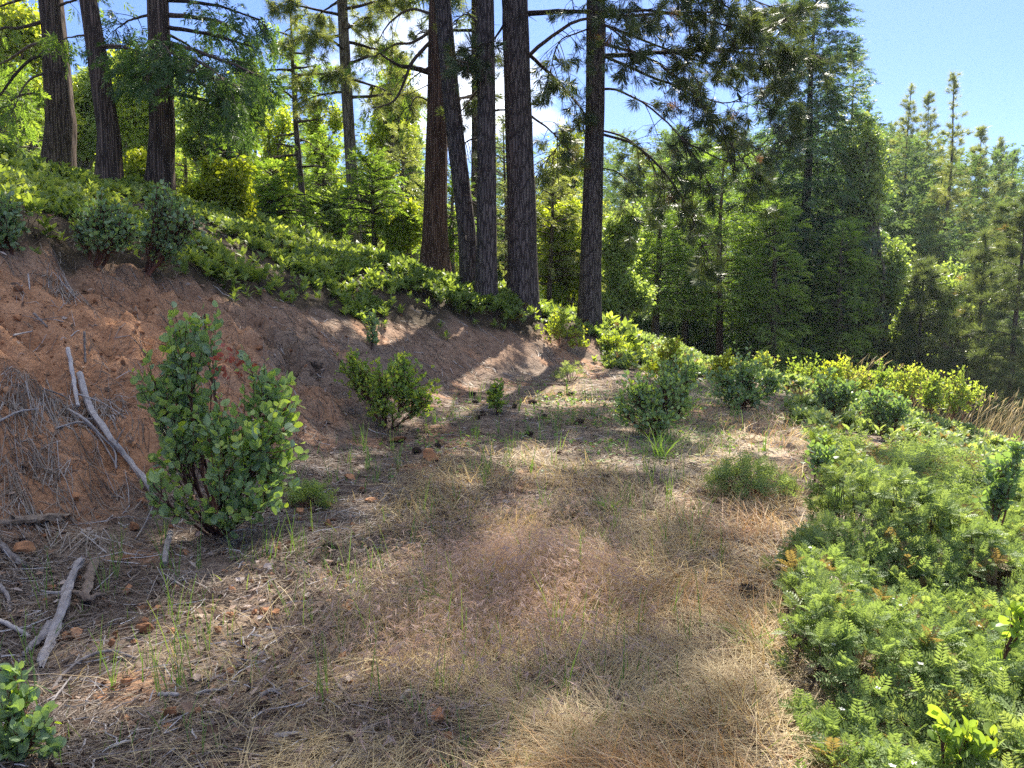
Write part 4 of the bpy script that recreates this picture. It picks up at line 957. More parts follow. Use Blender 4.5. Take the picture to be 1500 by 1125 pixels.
# ================================================================ other trees of the middle distance
def mid_trees():
    def con(name, label, px, py, topy, D, Rpx, group=None, barkm='bark_dark', leafm='fir', z0=.12, leanpx=0, **kw):
        g = GY(px, py, D - 1.5, D + 1.5) if py else GD(px, D); D = g[1]
        H = P(px, topy, D)[2] - g[2]; Rm = Rpx * D / F
        k = dict(nb=int(H * 15), fs=.42, den=2.6); k.update(kw)
        tm, cm = conifer_parts(H, max(.4, z0 * H), Rm, lean=(leanpx * D / F, 0), **k)
        return place_parts(name, label, 'tree', g, tm, cm, M[barkm], M[leafm], group), g
    # edge of the forest beyond the track
    con('fir_tree', 'tallest dense dark fir at the forest edge, pointed crown reaching the top of the picture', 1168, 505, -30, 37, 150, leafm='fir_dark', z0=.07, leanpx=8, nb=680, fs=.5, den=3.6, p=.72, gaps=.06, r0=.30, seed=1, barkm='bark_pine', width=.42, top=.9, rnd=.15, droop=.38)
    con('pine_tree', 'slender bare-trunked pine spire standing tallest above the sunny oak', 1377, 520, 112, 47, 62, leafm='pine_pale', z0=.25, style='tuft', tpls=TUFT_LO, fs=.40, nb=230, den=2.6, gaps=.3, r0=.19, rise=.2, seed=2, p=.9, top=.35, width=.25)
    con('pine_tree', 'thin pine spire with sparse tufts beside the fir, against open sky', 1314, None, 122, 56, 46, leafm='pine_pale', z0=.3, style='tuft', tpls=TUFT_LO, fs=.40, nb=230, den=2.6, gaps=.3, r0=.17, rise=.25, seed=3, top=.4)
    con('pine_tree', 'short bushy pine top close behind the thin spire', 1341, None, 136, 60, 56, leafm='pine_pale', z0=.25, style='tuft', tpls=TUFT_LO, fs=.45, nb=300, den=2.8, gaps=.15, r0=.17, rise=.25, seed=4)
    for i, (px, ty, D, rp, lab) in enumerate([(1418, 188, 58, 50, 'broad pale pine crown next beyond the tallest slender spire'), (1448, 205, 64, 46, 'pale pine between two taller crowns along the descending treeline'), (1466, 222, 70, 34, 'narrow dark pine tip near the lowest dip of the treeline'), (1498, 212, 52, 60, 'dense dark conifer cut by the edge of the picture above the treeline dip')]):
        con('pine_tree', lab, px, None, ty, D, rp * 1.35, leafm='pine_pale' if i < 2 else 'fir', z0=.12, style='tuft' if i < 3 else 'spray', tpls=TUFT_LO if i < 3 else SPRAY_LO, fs=.45, nb=360, den=3.2, gaps=.12, r0=.2, rise=.2, seed=5 + i)
    for i, (px, ty, D, rp, lab) in enumerate([(1232, 82, 52, 62, 'tall pale conifer half hidden behind the tallest fir, showing along its sunny side'), (1258, 150, 58, 52, 'conifer stepping down behind the tallest fir toward the thin spire'), (1290, 205, 66, 40, 'small dark pointed conifer in the notch between fir and thin spire')]):
        con('conifer_tree', lab, px, None, ty, D, rp, leafm='fir' if i else 'pine_pale', z0=.2, fs=.6, nb=220, den=2.6, tpls=SPRAY_LO, r0=.2, seed=12 + i)
    # dark conifers between the lone pine and the tallest fir
    for i, (px, py, ty, D, rp, lab, lm) in enumerate([
        (1052, 508, 215, 31, 62, 'forest-edge conifer with a straight reddish trunk, between lone pine and tallest fir', 'cedar'),
        (1105, 506, 275, 35, 60, 'mid-height dark conifer touching the sunny side of the tallest fir', 'cedar'),
        (1005, 505, 240, 36, 56, 'dark conifer behind the tips of the drooping pine limbs', 'fir'),
        (962, 500, 245, 33, 52, 'shaded conifer just beyond the pale oak beside the lone pine', 'cedar'),
        (1032, None, 200, 44, 60, 'taller pale conifer rising behind the reddish-trunked one', 'fir'),
        (1130, 506, 300, 31, 48, 'low dark young conifer at the foot of the tallest fir, on its track side', 'cedar'),
        (1228, 508, 330, 33, 58, 'low bushy conifer at the foot of the tallest fir, on its oak side', 'cedar'),
        (930, None, 225, 48, 60, 'hazy tall conifer seen through the drooping twigs of the lone pine', 'pine_pale')]):
        con('conifer_tree', lab, px, py, ty, D, rp, leafm=lm, z0=.22 if i < 4 else .1, fs=.45, nb=210, den=3.0, r0=.17 if i else .15, seed=20 + i, p=.6, barkm='bark_cedar' if i == 0 else 'bark_dark', width=.42, rnd=.5)
    # young pines at the far edge
    for i, (px, py, ty, D, rp, lab) in enumerate([(1487, 515, 285, 26, 62, 'young pine with a dark trunk and tufted drooping needles at the picture edge'), (1432, 515, 345, 31, 56, 'young tufted pine in shade below the tallest slender spire'), (1345, 515, 385, 33, 50, 'small shaded tufted pine under the sunny oak'), (1465, 515, 330, 37, 60, 'taller young pine between two shaded tufted ones')]):
        con('young_pine', lab, px, py, ty, D, rp, leafm='pine', z0=.08, style='tuft', tpls=TUFT_LO, fs=.36, nb=130, den=3.0, gaps=.1, r0=.11, rise=.15, seed=40 + i, p=.5)
    # saplings and cedars in the gap on the slope
    for i, (px, py, ty, D, rp, lab, lm) in enumerate([
        (553, 386, 235, 23, 40, 'small sapling with thin black stem beside the crooked pine', 'cedar'),
        (592, 375, 190, 27, 46, 'feathery dark conifer filling the gap beside the reddish cedar trunk', 'pine_pale'),
        (478, 365, 195, 29, 44, 'thin-crowned conifer between the blackened trunk and the crooked pine', 'cedar'),
        (405, 335, 250, 21, 38, 'small drooping young cedar just uphill of the blackened trunk', 'cedar'),
        (398, None, 105, 33, 50, 'wispy cedar rising beside the blackened trunk against blue sky', 'cedar'),
        (360, 335, 150, 26, 44, 'slim grey-trunked conifer behind the bright yellow bush', 'cedar'),
        (443, None, 92, 31, 40, 'thin wispy conifer just behind the living top of the blackened trunk', 'cedar'),
        (666, 405, 250, 21, 26, 'sapling with reddish stem seen between cedar and slanting pine trunk', 'cedar'),
        (806, 445, 225, 25, 44, 'conifer with hanging sprays between the thickest trunk and the lone pine', 'pine_pale'),
        (740, None, 175, 30, 46, 'sunlit conifer glimpsed between the greyish and thickest trunks', 'pine_pale'),
        (620, None, 215, 36, 52, 'sunlit conifer in the gap behind the reddish cedar', 'cedar'),
        (42, 258, 120, 24, 44, 'slender reddish-trunked conifer beyond the massive cedar', 'cedar'),
        (285, None, 95, 34, 52, 'shaded conifer behind the hanging cedar foliage', 'cedar')]):
        con('conifer_tree', lab, px, py, ty, D, rp, leafm=lm, z0=.3 if i in (0, 5, 7, 11) else .18, fs=.36, nb=150, den=2.5, r0=.08, seed=60 + i, p=.7, tpls=SPRAY, gaps=.35, rnd=.6, barkm='bark_grey' if i in (5, 7, 11) else 'bark_dark')
    # broadleaf trees
    def broad(name, label, px, py, D, lob, leafm='oak', group=None, **kw):
        g = GY(px, py, D - 2, D + 2) if py else GD(px, D); D = g[1]
        L = []
        for a, b, rx, ry in lob: L += lobes_in(a, b, rx * 1.05, ry * 1.05, D, 8, g, k=.42)
        k = dict(nt=420, fs=.30, r0=.10); k.update(kw); k['nt'] = int(k['nt'] * .85)
        tm, cm = broad_parts(L, **k); return place_parts(name, label, 'tree', g, tm, cm, M['bark_grey'], M[leafm], group)
    broad('oak_tree', 'sunlit silvery green oak beside the tallest fir, below the thin spires', 1288, 515, 36, [(1285, 370, 52, 95), (1262, 265, 34, 60), (1310, 440, 46, 60), (1275, 210, 18, 34)], nt=620, fs=.34)
    broad('oak_tree', 'pale rounded oak crown close behind the lone pine', 905, 490, 24, [(905, 425, 40, 52), (915, 350, 30, 45)], nt=460, fs=.22)
    broad('broadleaf_tree', 'light green tree peeking between the thickest trunk and lone pine', 825, 470, 26, [(826, 385, 34, 60), (812, 310, 28, 36)], leafm='bright', nt=420, fs=.24)
    broad('broadleaf_tree', 'bright yellow-green tree behind the massive cedar, tallest of the sunny ones', 30, None, 30, [(40, 130, 70, 80), (15, 60, 50, 50)], leafm='bright', nt=460, fs=.38)
    broad('broadleaf_tree', 'sunny green tree showing between the massive and the leaning cedar trunk', 130, None, 31, [(125, 175, 50, 70), (150, 110, 40, 50)], leafm='oak', nt=420, fs=.38)
    broad('broadleaf_tree', 'bright tree glowing between the leaning cedar and its leafy neighbour', 198, None, 29, [(198, 190, 38, 66), (205, 120, 36, 40)], leafm='bright', nt=380, fs=.36)
    broad('broadleaf_tree', 'round sunlit tree behind the bare limb of the leafy cedar', 315, None, 30, [(315, 200, 52, 60), (350, 165, 30, 40)], leafm='oak', nt=420, fs=.34)
    broad('broadleaf_tree', 'glowing yellow-green bush-like tree directly above the grey manzanitas', 318, 340, 19, [(318, 270, 44, 46), (300, 310, 40, 30), (345, 310, 30, 28)], leafm='yellow_green', nt=420, fs=.20)
    broad('broadleaf_tree', 'low bright tree on the slope between slim grey conifer and blackened trunk', 385, 340, 25, [(385, 290, 34, 40)], leafm='bright', nt=260, fs=.26)
    broad('broadleaf_tree', 'small green tree in the hollow left of the crooked pine'.replace('left of', 'before'), 490, 372, 25, [(490, 320, 36, 40)], leafm='oak', nt=300, fs=.24)
    broad('broadleaf_tree', 'low leafy tree between crooked pine and reddish cedar trunk', 588, 390, 22, [(585, 335, 30, 38)], leafm='bright', nt=300, fs=.22)
    broad('broadleaf_tree', 'yellowing low tree at the foot of the leaning cedar, uphill side', 205, 280, 18, [(205, 240, 26, 30)], leafm='yellow_green', nt=220, fs=.17)
    broad('broadleaf_tree', 'tall airy yellow-green tree in front of the sky gap, close to the blackened trunk', 405, None, 28, [(405, 215, 28, 50), (392, 280, 34, 46)], leafm='bright', nt=260, fs=.24)
    broad('broadleaf_tree', 'tall airy tree reaching into the cloud gap between blackened trunk and crooked pine', 478, None, 30, [(476, 205, 30, 60), (490, 285, 36, 46)], leafm='bright', nt=250, fs=.26)
    broad('broadleaf_tree', 'airy light green tree between crooked pine and reddish cedar, taller than its neighbours', 562, None, 29, [(565, 190, 32, 62), (548, 275, 36, 50), (580, 130, 20, 36)], leafm='bright', nt=270, fs=.25)
    broad('broadleaf_tree', 'slender pale tree close beside the reddish cedar trunk', 606, None, 33, [(604, 215, 24, 70), (608, 300, 26, 44)], leafm='oak', nt=230, fs=.28)
    broad('broadleaf_tree', 'glowing tall tree behind the far tips of the hanging cedar foliage', 350, None, 31, [(352, 150, 34, 60), (340, 230, 40, 50)], leafm='bright', nt=300, fs=.28)
    broad('broadleaf_tree', 'airy bright tree in the narrow gap between thickest trunk and lone pine, behind the conifer', 822, None, 32, [(822, 240, 30, 60), (812, 320, 30, 50)], leafm='bright', nt=250, fs=.27)
    broad('oak_tree', 'shaded grey-green oak under the shaded tufted pines', 1400, 515, 35, [(1405, 450, 60, 55)], leafm='oak', nt=380, fs=.30)
M['yellow_green'] = leaf_mat('yellow_green_leaf', [(.0, (.17, .24, .035)), (.55, (.33, .38, .055)), (1., (.46, .42, .075))], .5, (1.45, 1.4, .4), .5, .25, .1)

def far_forest():
    """the wooded slopes far behind, one mass"""
    tp = []
    for s_ in range(4):
        tm, cm = conifer_parts(1.0 * 18, 1.5, 3.0 + .4 * s_, 170, fs=.75, den=2.6, tpls=SPRAY_LO, seed=80 + s_, p=.75, top=.5)
        V = np.concatenate(cm.V); T = np.concatenate(cm.T); tp.append((V, T.astype(np.int64), None))
    bt = []
    for s_ in range(2):
        tm, cm = broad_parts([(np.array([R(None, -2, 2), R(None, -2, 2), R(None, 3, 8)]), (2.2, 2.2, 2.2)) for _ in range(7)], 120, .6, cnt=6)
        V = np.concatenate(cm.V); T = np.concatenate(cm.T); bt.append((V, T.astype(np.int64), None))
    mb = MB(); mb2 = MB()
    spots = []
    n = 380
    az = R(n, -47, 47); D = 40 + 75 * R(n) ** 1.2
    x = D * np.tan(np.radians(az)) ; y = D
    z = height(x, y)
    px = 750 + F * x / y
    # how high the wooded skyline stands in each direction (picture rows)
    sky = np.interp(px, [-200, 0, 150, 330, 390, 470, 560, 640, 800, 950, 1100, 1250, 1330, 1420, 1480, 1700], [120, 110, 110, 120, 185, 205, 205, 205, 225, 215, 215, 190, 205, 220, 220, 190])
    zt = 1.6 + (443 - sky - R(n, -15, 75)) / F * y
    hh = np.clip(zt - z, 4, 40); sc = hh / 18
    br = (R(n) < .38) & (px < 900)
    k = ~br
    Mx = np.zeros((n, 3, 3)); a = R(n, 0, 6.28); w = np.clip(sc, .5, 1.6) 
    Mx[:, 0, 0] = np.cos(a) * w; Mx[:, 0, 1] = -np.sin(a) * w; Mx[:, 1, 0] = np.sin(a) * w; Mx[:, 1, 1] = np.cos(a) * w; Mx[:, 2, 2] = sc
    Pp = np.stack([x, y, z], -1)
    multi(mb, tp, Mx[k], Pp[k], R(k.sum(), .2, .8))
    s2 = Mx[br]; s2[:, 2, 2] *= 1.6; multi(mb2, bt, s2, Pp[br], R(br.sum(), .2, .9))
    tag(mb.build('distant_forest', M['far_green']), kind='stuff'); tag(mb2.build('distant_woodland', M['far_bright']), kind='stuff')

# ================================================================ shrubs
def shrubs():
    SM = M['manz_stem']
    # the big manzanita by the path
    g = G(318, 783); D = g[1]
    def reds(t, base):
        lf = MB(); c = P(338, 536, D + .1) - base; n = 46
        lf.inst(LEAF, frames(rdir(n) + [0, 0, .6], rdir(n), None, R(n, .03, .055)), c + rng.normal(size=(n, 3)) * [.085, .06, .075], R(n)); lf.build('red_leaves', M['red'], t, True)
        lf = MB(); c = P(282, 752, D - .15) - base; n = 26
        lf.inst(LEAF, frames(rdir(n) + [0, 0, -.3], rdir(n), None, R(n, .035, .055)), c + rng.normal(size=(n, 3)) * [.10, .06, .05], R(n)); lf.build('withered_leaves', M['pale_dead'], t, True)
        st = MB(); st.tubes(bez(np.array([[0, 0, .1]]), np.array([[.02, 0, .55]]), (P(338, 545, D + .1) - base)[None], np.linspace(0, 1, 8)), np.linspace(.010, .004, 8)[None], 5, .9); st.build('red_twig', M['red_stem'], t, True)
    shrub('manzanita_bush', 'large grey-green manzanita at the bank foot with a few red leaves', 'bush', g, plobes(D, [
        (262, 478, 46, 40, .25), (300, 460, 24, 28, .2), (262, 540, 58, 50, .2), (226, 560, 36, 46, .1), (268, 610, 58, 46, .1), (258, 660, 54, 38, .0),
        (225, 712, 28, 40, -.25), (262, 735, 38, 30, -.25),
        (388, 558, 50, 48, .2), (424, 590, 28, 44, .1), (330, 620, 52, 50, -.1), (384, 640, 66, 62, -.15), (330, 690, 52, 46, -.3), (385, 715, 46, 46, -.25), (345, 755, 48, 24, -.35), (305, 745, 24, 30, -.3), (415, 680, 26, 60, 0)]),
        M['manz'], SM, nt=370, size=.074, gap=.038, r0=.0115, vmid=.52, tipv=.7, extra=reds, upright=.5)
    g = G(566, 628); D = g[1]
    shrub('manzanita_bush', 'round sunlit manzanita on the slope foot behind the large one, bright green on one side', 'bush', g, plobes(D, [
        (522, 545, 36, 38, .1), (560, 560, 40, 40, -.1), (600, 558, 46, 46, 0), (622, 588, 32, 32, -.1), (560, 595, 40, 28, -.2), (512, 522, 16, 18, .1), (590, 530, 28, 20, .1)]), M['manz_bright'], SM, nt=400, size=.055, gap=.033, r0=.012, vmid=.45, tipv=.6)
    g = G(727, 608); D = g[1]
    shrub('manzanita_bush', 'little bright young manzanita at the track centre among dark pine cones', 'bush', g, plobes(D, [(728, 582, 24, 22, 0), (728, 562, 14, 12, 0)]), M['manz_bright'], SM, nt=80, size=.055, gap=.035, r0=.01, tipv=.6)
    g = G(545, 512); D = g[1]
    shrub('manzanita_bush', 'slim upright young manzanita high on the bank edge above the round sunlit one', 'bush', g, plobes(D, [(545, 472, 15, 20, 0), (545, 495, 12, 14, 0)]), M['manz'], SM, nt=60, size=.06, gap=.045, r0=.01)
    g = G(958, 640); D = g[1]
    shrub('manzanita_bush', 'dense grey-green manzanita at the track edge with a grass tuft at its foot', 'bush', g, plobes(D, [
        (935, 580, 40, 36, 0), (975, 572, 46, 44, 0), (1008, 545, 28, 36, .2), (960, 612, 50, 24, -.2), (985, 538, 28, 24, .2), (908, 590, 22, 26, 0), (1005, 590, 26, 26, 0)]), M['manz'], SM, nt=400, size=.062, gap=.04, r0=.013, tipv=.8)
    g = G(1090, 598); D = g[1]
    shrub('manzanita_bush', 'dark rounded manzanita at the far end of the dry path', 'bush', g, plobes(D, [
        (1062, 560, 34, 38, 0), (1095, 548, 42, 42, 0), (1134, 558, 24, 36, 0), (1090, 582, 52, 20, -.2)]), M['manz'], SM, nt=320, size=.07, gap=.055, r0=.014, vmid=.35, tipv=.7)
    g = G(1222, 630); D = g[1]
    shrub('manzanita_bush', 'dark small bush with red stems in front of the yellow shrubs, nearer the path', 'bush', g, plobes(D, [(1212, 566, 32, 30, 0), (1240, 572, 26, 28, 0), (1225, 590, 34, 18, 0)]), M['manz'], SM, nt=190, size=.065, gap=.045, vmid=.15)
    g = G(1298, 645); D = g[1]
    shrub('manzanita_bush', 'dark small bush in front of the yellow shrubs, further from the path', 'bush', g, plobes(D, [(1282, 588, 34, 30, 0), (1316, 598, 26, 24, -.1), (1296, 610, 36, 14, 0)]), M['manz'], SM, nt=190, size=.065, gap=.045, vmid=.15)
    # bright shrubs along the rise
    for px, py, D, lob, lab, mt in [
        (985, 560, 15.5, [(978, 515, 26, 26, 0), (992, 500, 16, 18, 0), (960, 540, 26, 22, 0)], 'vivid yellow-green shrub behind the dense manzanita, catching full sun', 'yellow_green'),
        (1058, 560, 16.5, [(1055, 535, 22, 24, 0), (1068, 520, 12, 14, 0)], 'sunny shrub peeking beside the dark rounded manzanita', 'yellow_green'),
        (1182, 575, 15.5, [(1165, 548, 24, 28, 0), (1188, 545, 22, 28, 0)], 'yellow shrub right beside the dark rounded manzanita'.replace('right beside', 'immediately beside'), 'yellow'),
        (1245, 565, 17, [(1240, 540, 26, 22, 0), (1262, 546, 22, 22, 0)], 'yellow-orange shrub between the two dark small bushes, further back', 'yellow'),
        (1335, 580, 15.5, [(1322, 552, 26, 24, 0), (1345, 546, 16, 26, 0)], 'yellow shrub behind the dark bush further from the path', 'yellow'),
        (1402, 588, 14.5, [(1400, 560, 32, 30, 0), (1428, 576, 24, 20, 0)], 'outermost bright yellow shrub by the seeding grass', 'yellow'),
        (1215, 570, 16.2, [(1214, 545, 22, 24, 0), (1228, 538, 16, 18, 0)], 'yellow-green shrub filling the gap behind the red-stemmed dark bush', 'bright'),
        (1292, 575, 16.5, [(1292, 545, 22, 22, 0), (1305, 552, 18, 18, 0)], 'yellow-green shrub behind the dark bushes, where two taller yellow ones part', 'manz_bright'),
        (1368, 585, 15, [(1368, 560, 22, 22, 0)], 'low yellow shrub tucked beside the outermost bright yellow one', 'yellow'),
        (1120, 545, 18, [(1120, 525, 20, 16, 0)], 'small orange-tinged shrub over the top of the dark rounded manzanita', 'yellow'),
        (820, 505, 15.8, [(820, 465, 22, 22, 0), (845, 488, 20, 14, 0)], 'bright green shrub at the foot of the lone pine, bank side', 'bright'),
        (905, 520, 16, [(900, 500, 26, 18, 0), (930, 512, 22, 14, 0)], 'sunlit low shrub beyond the lone pine, before the pale oak', 'bright')]:
        g = GY(px, py, D - 1.2, D + 1.2); D = g[1]
        lob = lob + [(a + R(None, -8, 8), b + 16, c * 1.25, d * .8, e - .15) for a, b, c, d, e in lob[:1 + int(R() < .5)]]
        shrub('yellow_shrub' if mt == 'yellow' else 'green_shrub', lab, 'bush', g, plobes(D, lob), M[mt], M['red_stem'], nt=170, size=.08, gap=.055, r0=.010, tpls=(LEAF_LO,), vmid=R(None, .10, .50), tipv=.4)
    # grey manzanitas on top of the bank
    for px, py, lob, lab in [(142, 392, [(150, 312, 40, 36, 0), (125, 335, 26, 30, 0), (185, 330, 26, 34, 0), (160, 350, 40, 22, -.1)], 'grey manzanita on the bank top with dark crooked stems, under the leaning cedar'),
                             (216, 400, [(240, 305, 38, 40, .1), (270, 325, 32, 40, 0), (225, 340, 34, 34, 0), (250, 365, 34, 20, 0), (232, 275, 18, 18, 0)], 'grey manzanita on the bank top, before the leafy cedar trunk')]:
        g = G(px, py); D = g[1]
        shrub('manzanita_bush', lab, 'bush', g, plobes(D, lob), M['manz'], SM, nt=300, size=.065, gap=.045, r0=.022, vmid=.32)
    g = G(10, 372); D = g[1]
    shrub('manzanita_bush', 'shaded manzanita at the edge of the bank top, before the massive cedar', 'bush', g, plobes(D, [(5, 310, 34, 40, 0), (0, 345, 40, 26, 0)]), M['manz'], SM, nt=170, size=.065, gap=.05, r0=.018, vmid=.25)
    # near the camera
    g = G(30, 1122); D = g[1]
    shrub('manzanita_bush', 'small manzanita at the near corner below the dead branches', 'bush', g, plobes(D, [(20, 1030, 40, 34, .05), (55, 1065, 34, 30, 0), (10, 1090, 40, 36, 0), (20, 985, 18, 16, .1), (80, 1100, 16, 14, 0)]), M['manz'], SM, nt=110, size=.045, gap=.022, r0=.008, tipv=.5)
    for px, py, D, lob, lab, nt in [(1470, 800, 5.2, [(1468, 690, 30, 44, 0), (1490, 650, 18, 20, 0), (1455, 730, 22, 24, 0)], 'upright dark manzanita rising from the ferny cover at the picture edge', 100),
                                (1212, 740, 6.4, [(1205, 665, 24, 34, 0), (1215, 715, 22, 22, -.1)], 'dark manzanita at the edge of the ferny cover beside the dry path', 100),
                                (1400, 1160, 2.45, [(1420, 1080, 40, 34, 0), (1385, 1060, 20, 22, 0), (1440, 1110, 30, 26, 0)], 'young manzanita sprout poking through the nearest ferny cover', 34),
                                (1490, 960, 2.9, [(1482, 912, 13, 26, 0), (1500, 890, 14, 20, 0)], 'few glowing round leaves on a sprout at the picture edge', 10),
                                (1225, 800, 5.2, [(1225, 728, 18, 16, 0)], 'tiny bluish manzanita sprout in the ferny cover', 24)]:
        g = GD(px, D)
        shrub('manzanita_bush', lab, 'bush', g, plobes(D, lob), M['manz_bright'] if nt in (34, 10) else M['manz'], SM, nt=nt, size=.05, gap=.03, r0=.008, vmid=.45 if nt in (34, 10) else .25)
    # ferny clumps standing by themselves
    for px, py, rx, ry, lab in [(1098, 728, 56, 30, 'low ferny clump standing alone in the dry grass by the path'), (835, 560, 20, 14, 'small ferny clump at the toe of the bank below the lone pine'), (452, 742, 34, 11, 'sprawling low sprig with pale leaves beside the large manzanita'), (700, 545, 24, 18, 'ferny tuft on the shaded bank toe')][:3]:
        g = G(px, py); D = g[1]; t = thing('ferny_clump' if 'ferny' in lab else 'low_sprig', lab, 'plant', g); k = D / F
        lf = MB(); st = MB(); n = int(90 if rx > 40 else 30)
        a = R(n, 0, 6.28); q = R(n) ** .5; X = np.cos(a) * q * rx * k; Y = np.sin(a) * q * rx * k * .8; Z = (1 - q * q * .7) * ry * 2.0 * k * R(n, .45, 1)
        lo = height(g[0] + X, g[1] + Y) - g[2]; Pp = np.stack([X, Y, lo + Z], -1)
        up = nrm(np.stack([X, Y, np.full(n, .35)], -1) + rng.normal(size=(n, 3)) * .15); az = rdir(n); fx = nrm(np.cross(az, up)); Mx = np.stack([fx, np.cross(up, fx), up], -1) * R(n, .13, .2)[:, None, None]
        multi(lf, SPRIG_MID, Mx, Pp, R(n, .35, .9)); B = Pp * [.25, .25, 0]
        st.tubes(np.stack([B, (B + Pp) / 2 + rng.normal(size=B.shape) * .015, Pp], 1), np.array([[.005, .004, .002]]) * np.ones((n, 1)), 3, R(n))
        st.build('stem', M['red_stem'], t); lf.build('foliage', M['misery'] if 'ferny' in lab else M['oak'], t)
    # grass tufts one can tell apart
    for px, py, h, n, lab in [(965, 672, .42, 40, 'tall bright green grass tuft at the foot of the dense manzanita'), (888, 748, .16, 60, 'short dense green tuft in the middle of the dry track'), (1100, 945, .16, 30, 'little green seedling tuft in the rusty grass beside the ferny cover'), (672, 900, .34, 14, 'tall leafy green weed in the purplish grass'), (1340, 800, .0, 0, '')][:4]:
        g = G(px, py); t = thing('grass_tuft', lab, 'plant', g); mb = MB()
        x = g[0] + rng.normal(size=n) * .035; y = g[1] + rng.normal(size=n) * .035
        blades(mb, x, y, R(n, .5, 1) * h, R(n, 0, 6.28), R(n, .1, .9), np.full(n, .006 + .0006 * g[1]), R(n, .3, .9).astype(np.float32), .9, 5)
        V = mb.V[0] - g.astype(np.float32); mb.V[0] = V; mb.build('blade', M['green_grass'], t)
# ================================================================ cones, stones and dead wood
def cone_tpl():
    V = []; T = []; n = 0; r = np.random.default_rng(3)
    for i in range(84):
        f = i / 83; az = i * 2.39996; x = -1 + 2 * f; rad = .62 * math.sin(math.pi * (.12 + .80 * f)) ** .8
        c = np.array([x * .95, 0, 0]); o = np.array([0, math.cos(az), math.sin(az)]); tang = np.array([0, -math.sin(az), math.cos(az)])
        base = c + o * rad * .25; tip = c + o * rad + np.array([-.10 + .22 * f, 0, 0]); w = .17 * (.5 + rad)
        k = len(V); ax = np.array([.06, 0, 0])
        V += [base - tang * w * .4, base + tang * w * .4, tip + tang * w - ax, tip - tang * w - ax, tip + o * .05 + ax * .2, tip + ax * 1.1 + tang * w * .5, tip + ax * 1.1 - tang * w * .5]
        T += [[k, k + 1, k + 2], [k, k + 2, k + 3], [k + 3, k + 2, k + 4], [k + 2, k + 5, k + 4], [k + 5, k + 6, k + 4], [k + 6, k + 3, k + 4], [k, k + 6, k + 5], [k, k + 5, k + 1]]
    k = len(V); core = 10
    for j, xx in enumerate((-.95, -.4, .3, .9)):
        rr = (.12, .26, .26, .08)[j]
        for i in range(6): V.append([xx, rr * math.cos(i * 1.0472), rr * math.sin(i * 1.0472)])
    Q = []
    for j in range(3):
        for i in range(6): a = k + j * 6 + i; b = k + j * 6 + (i + 1) % 6; T += [[a, b, b + 6], [a, b + 6, a + 6]]
    return (np.array(V), np.array(T), None)
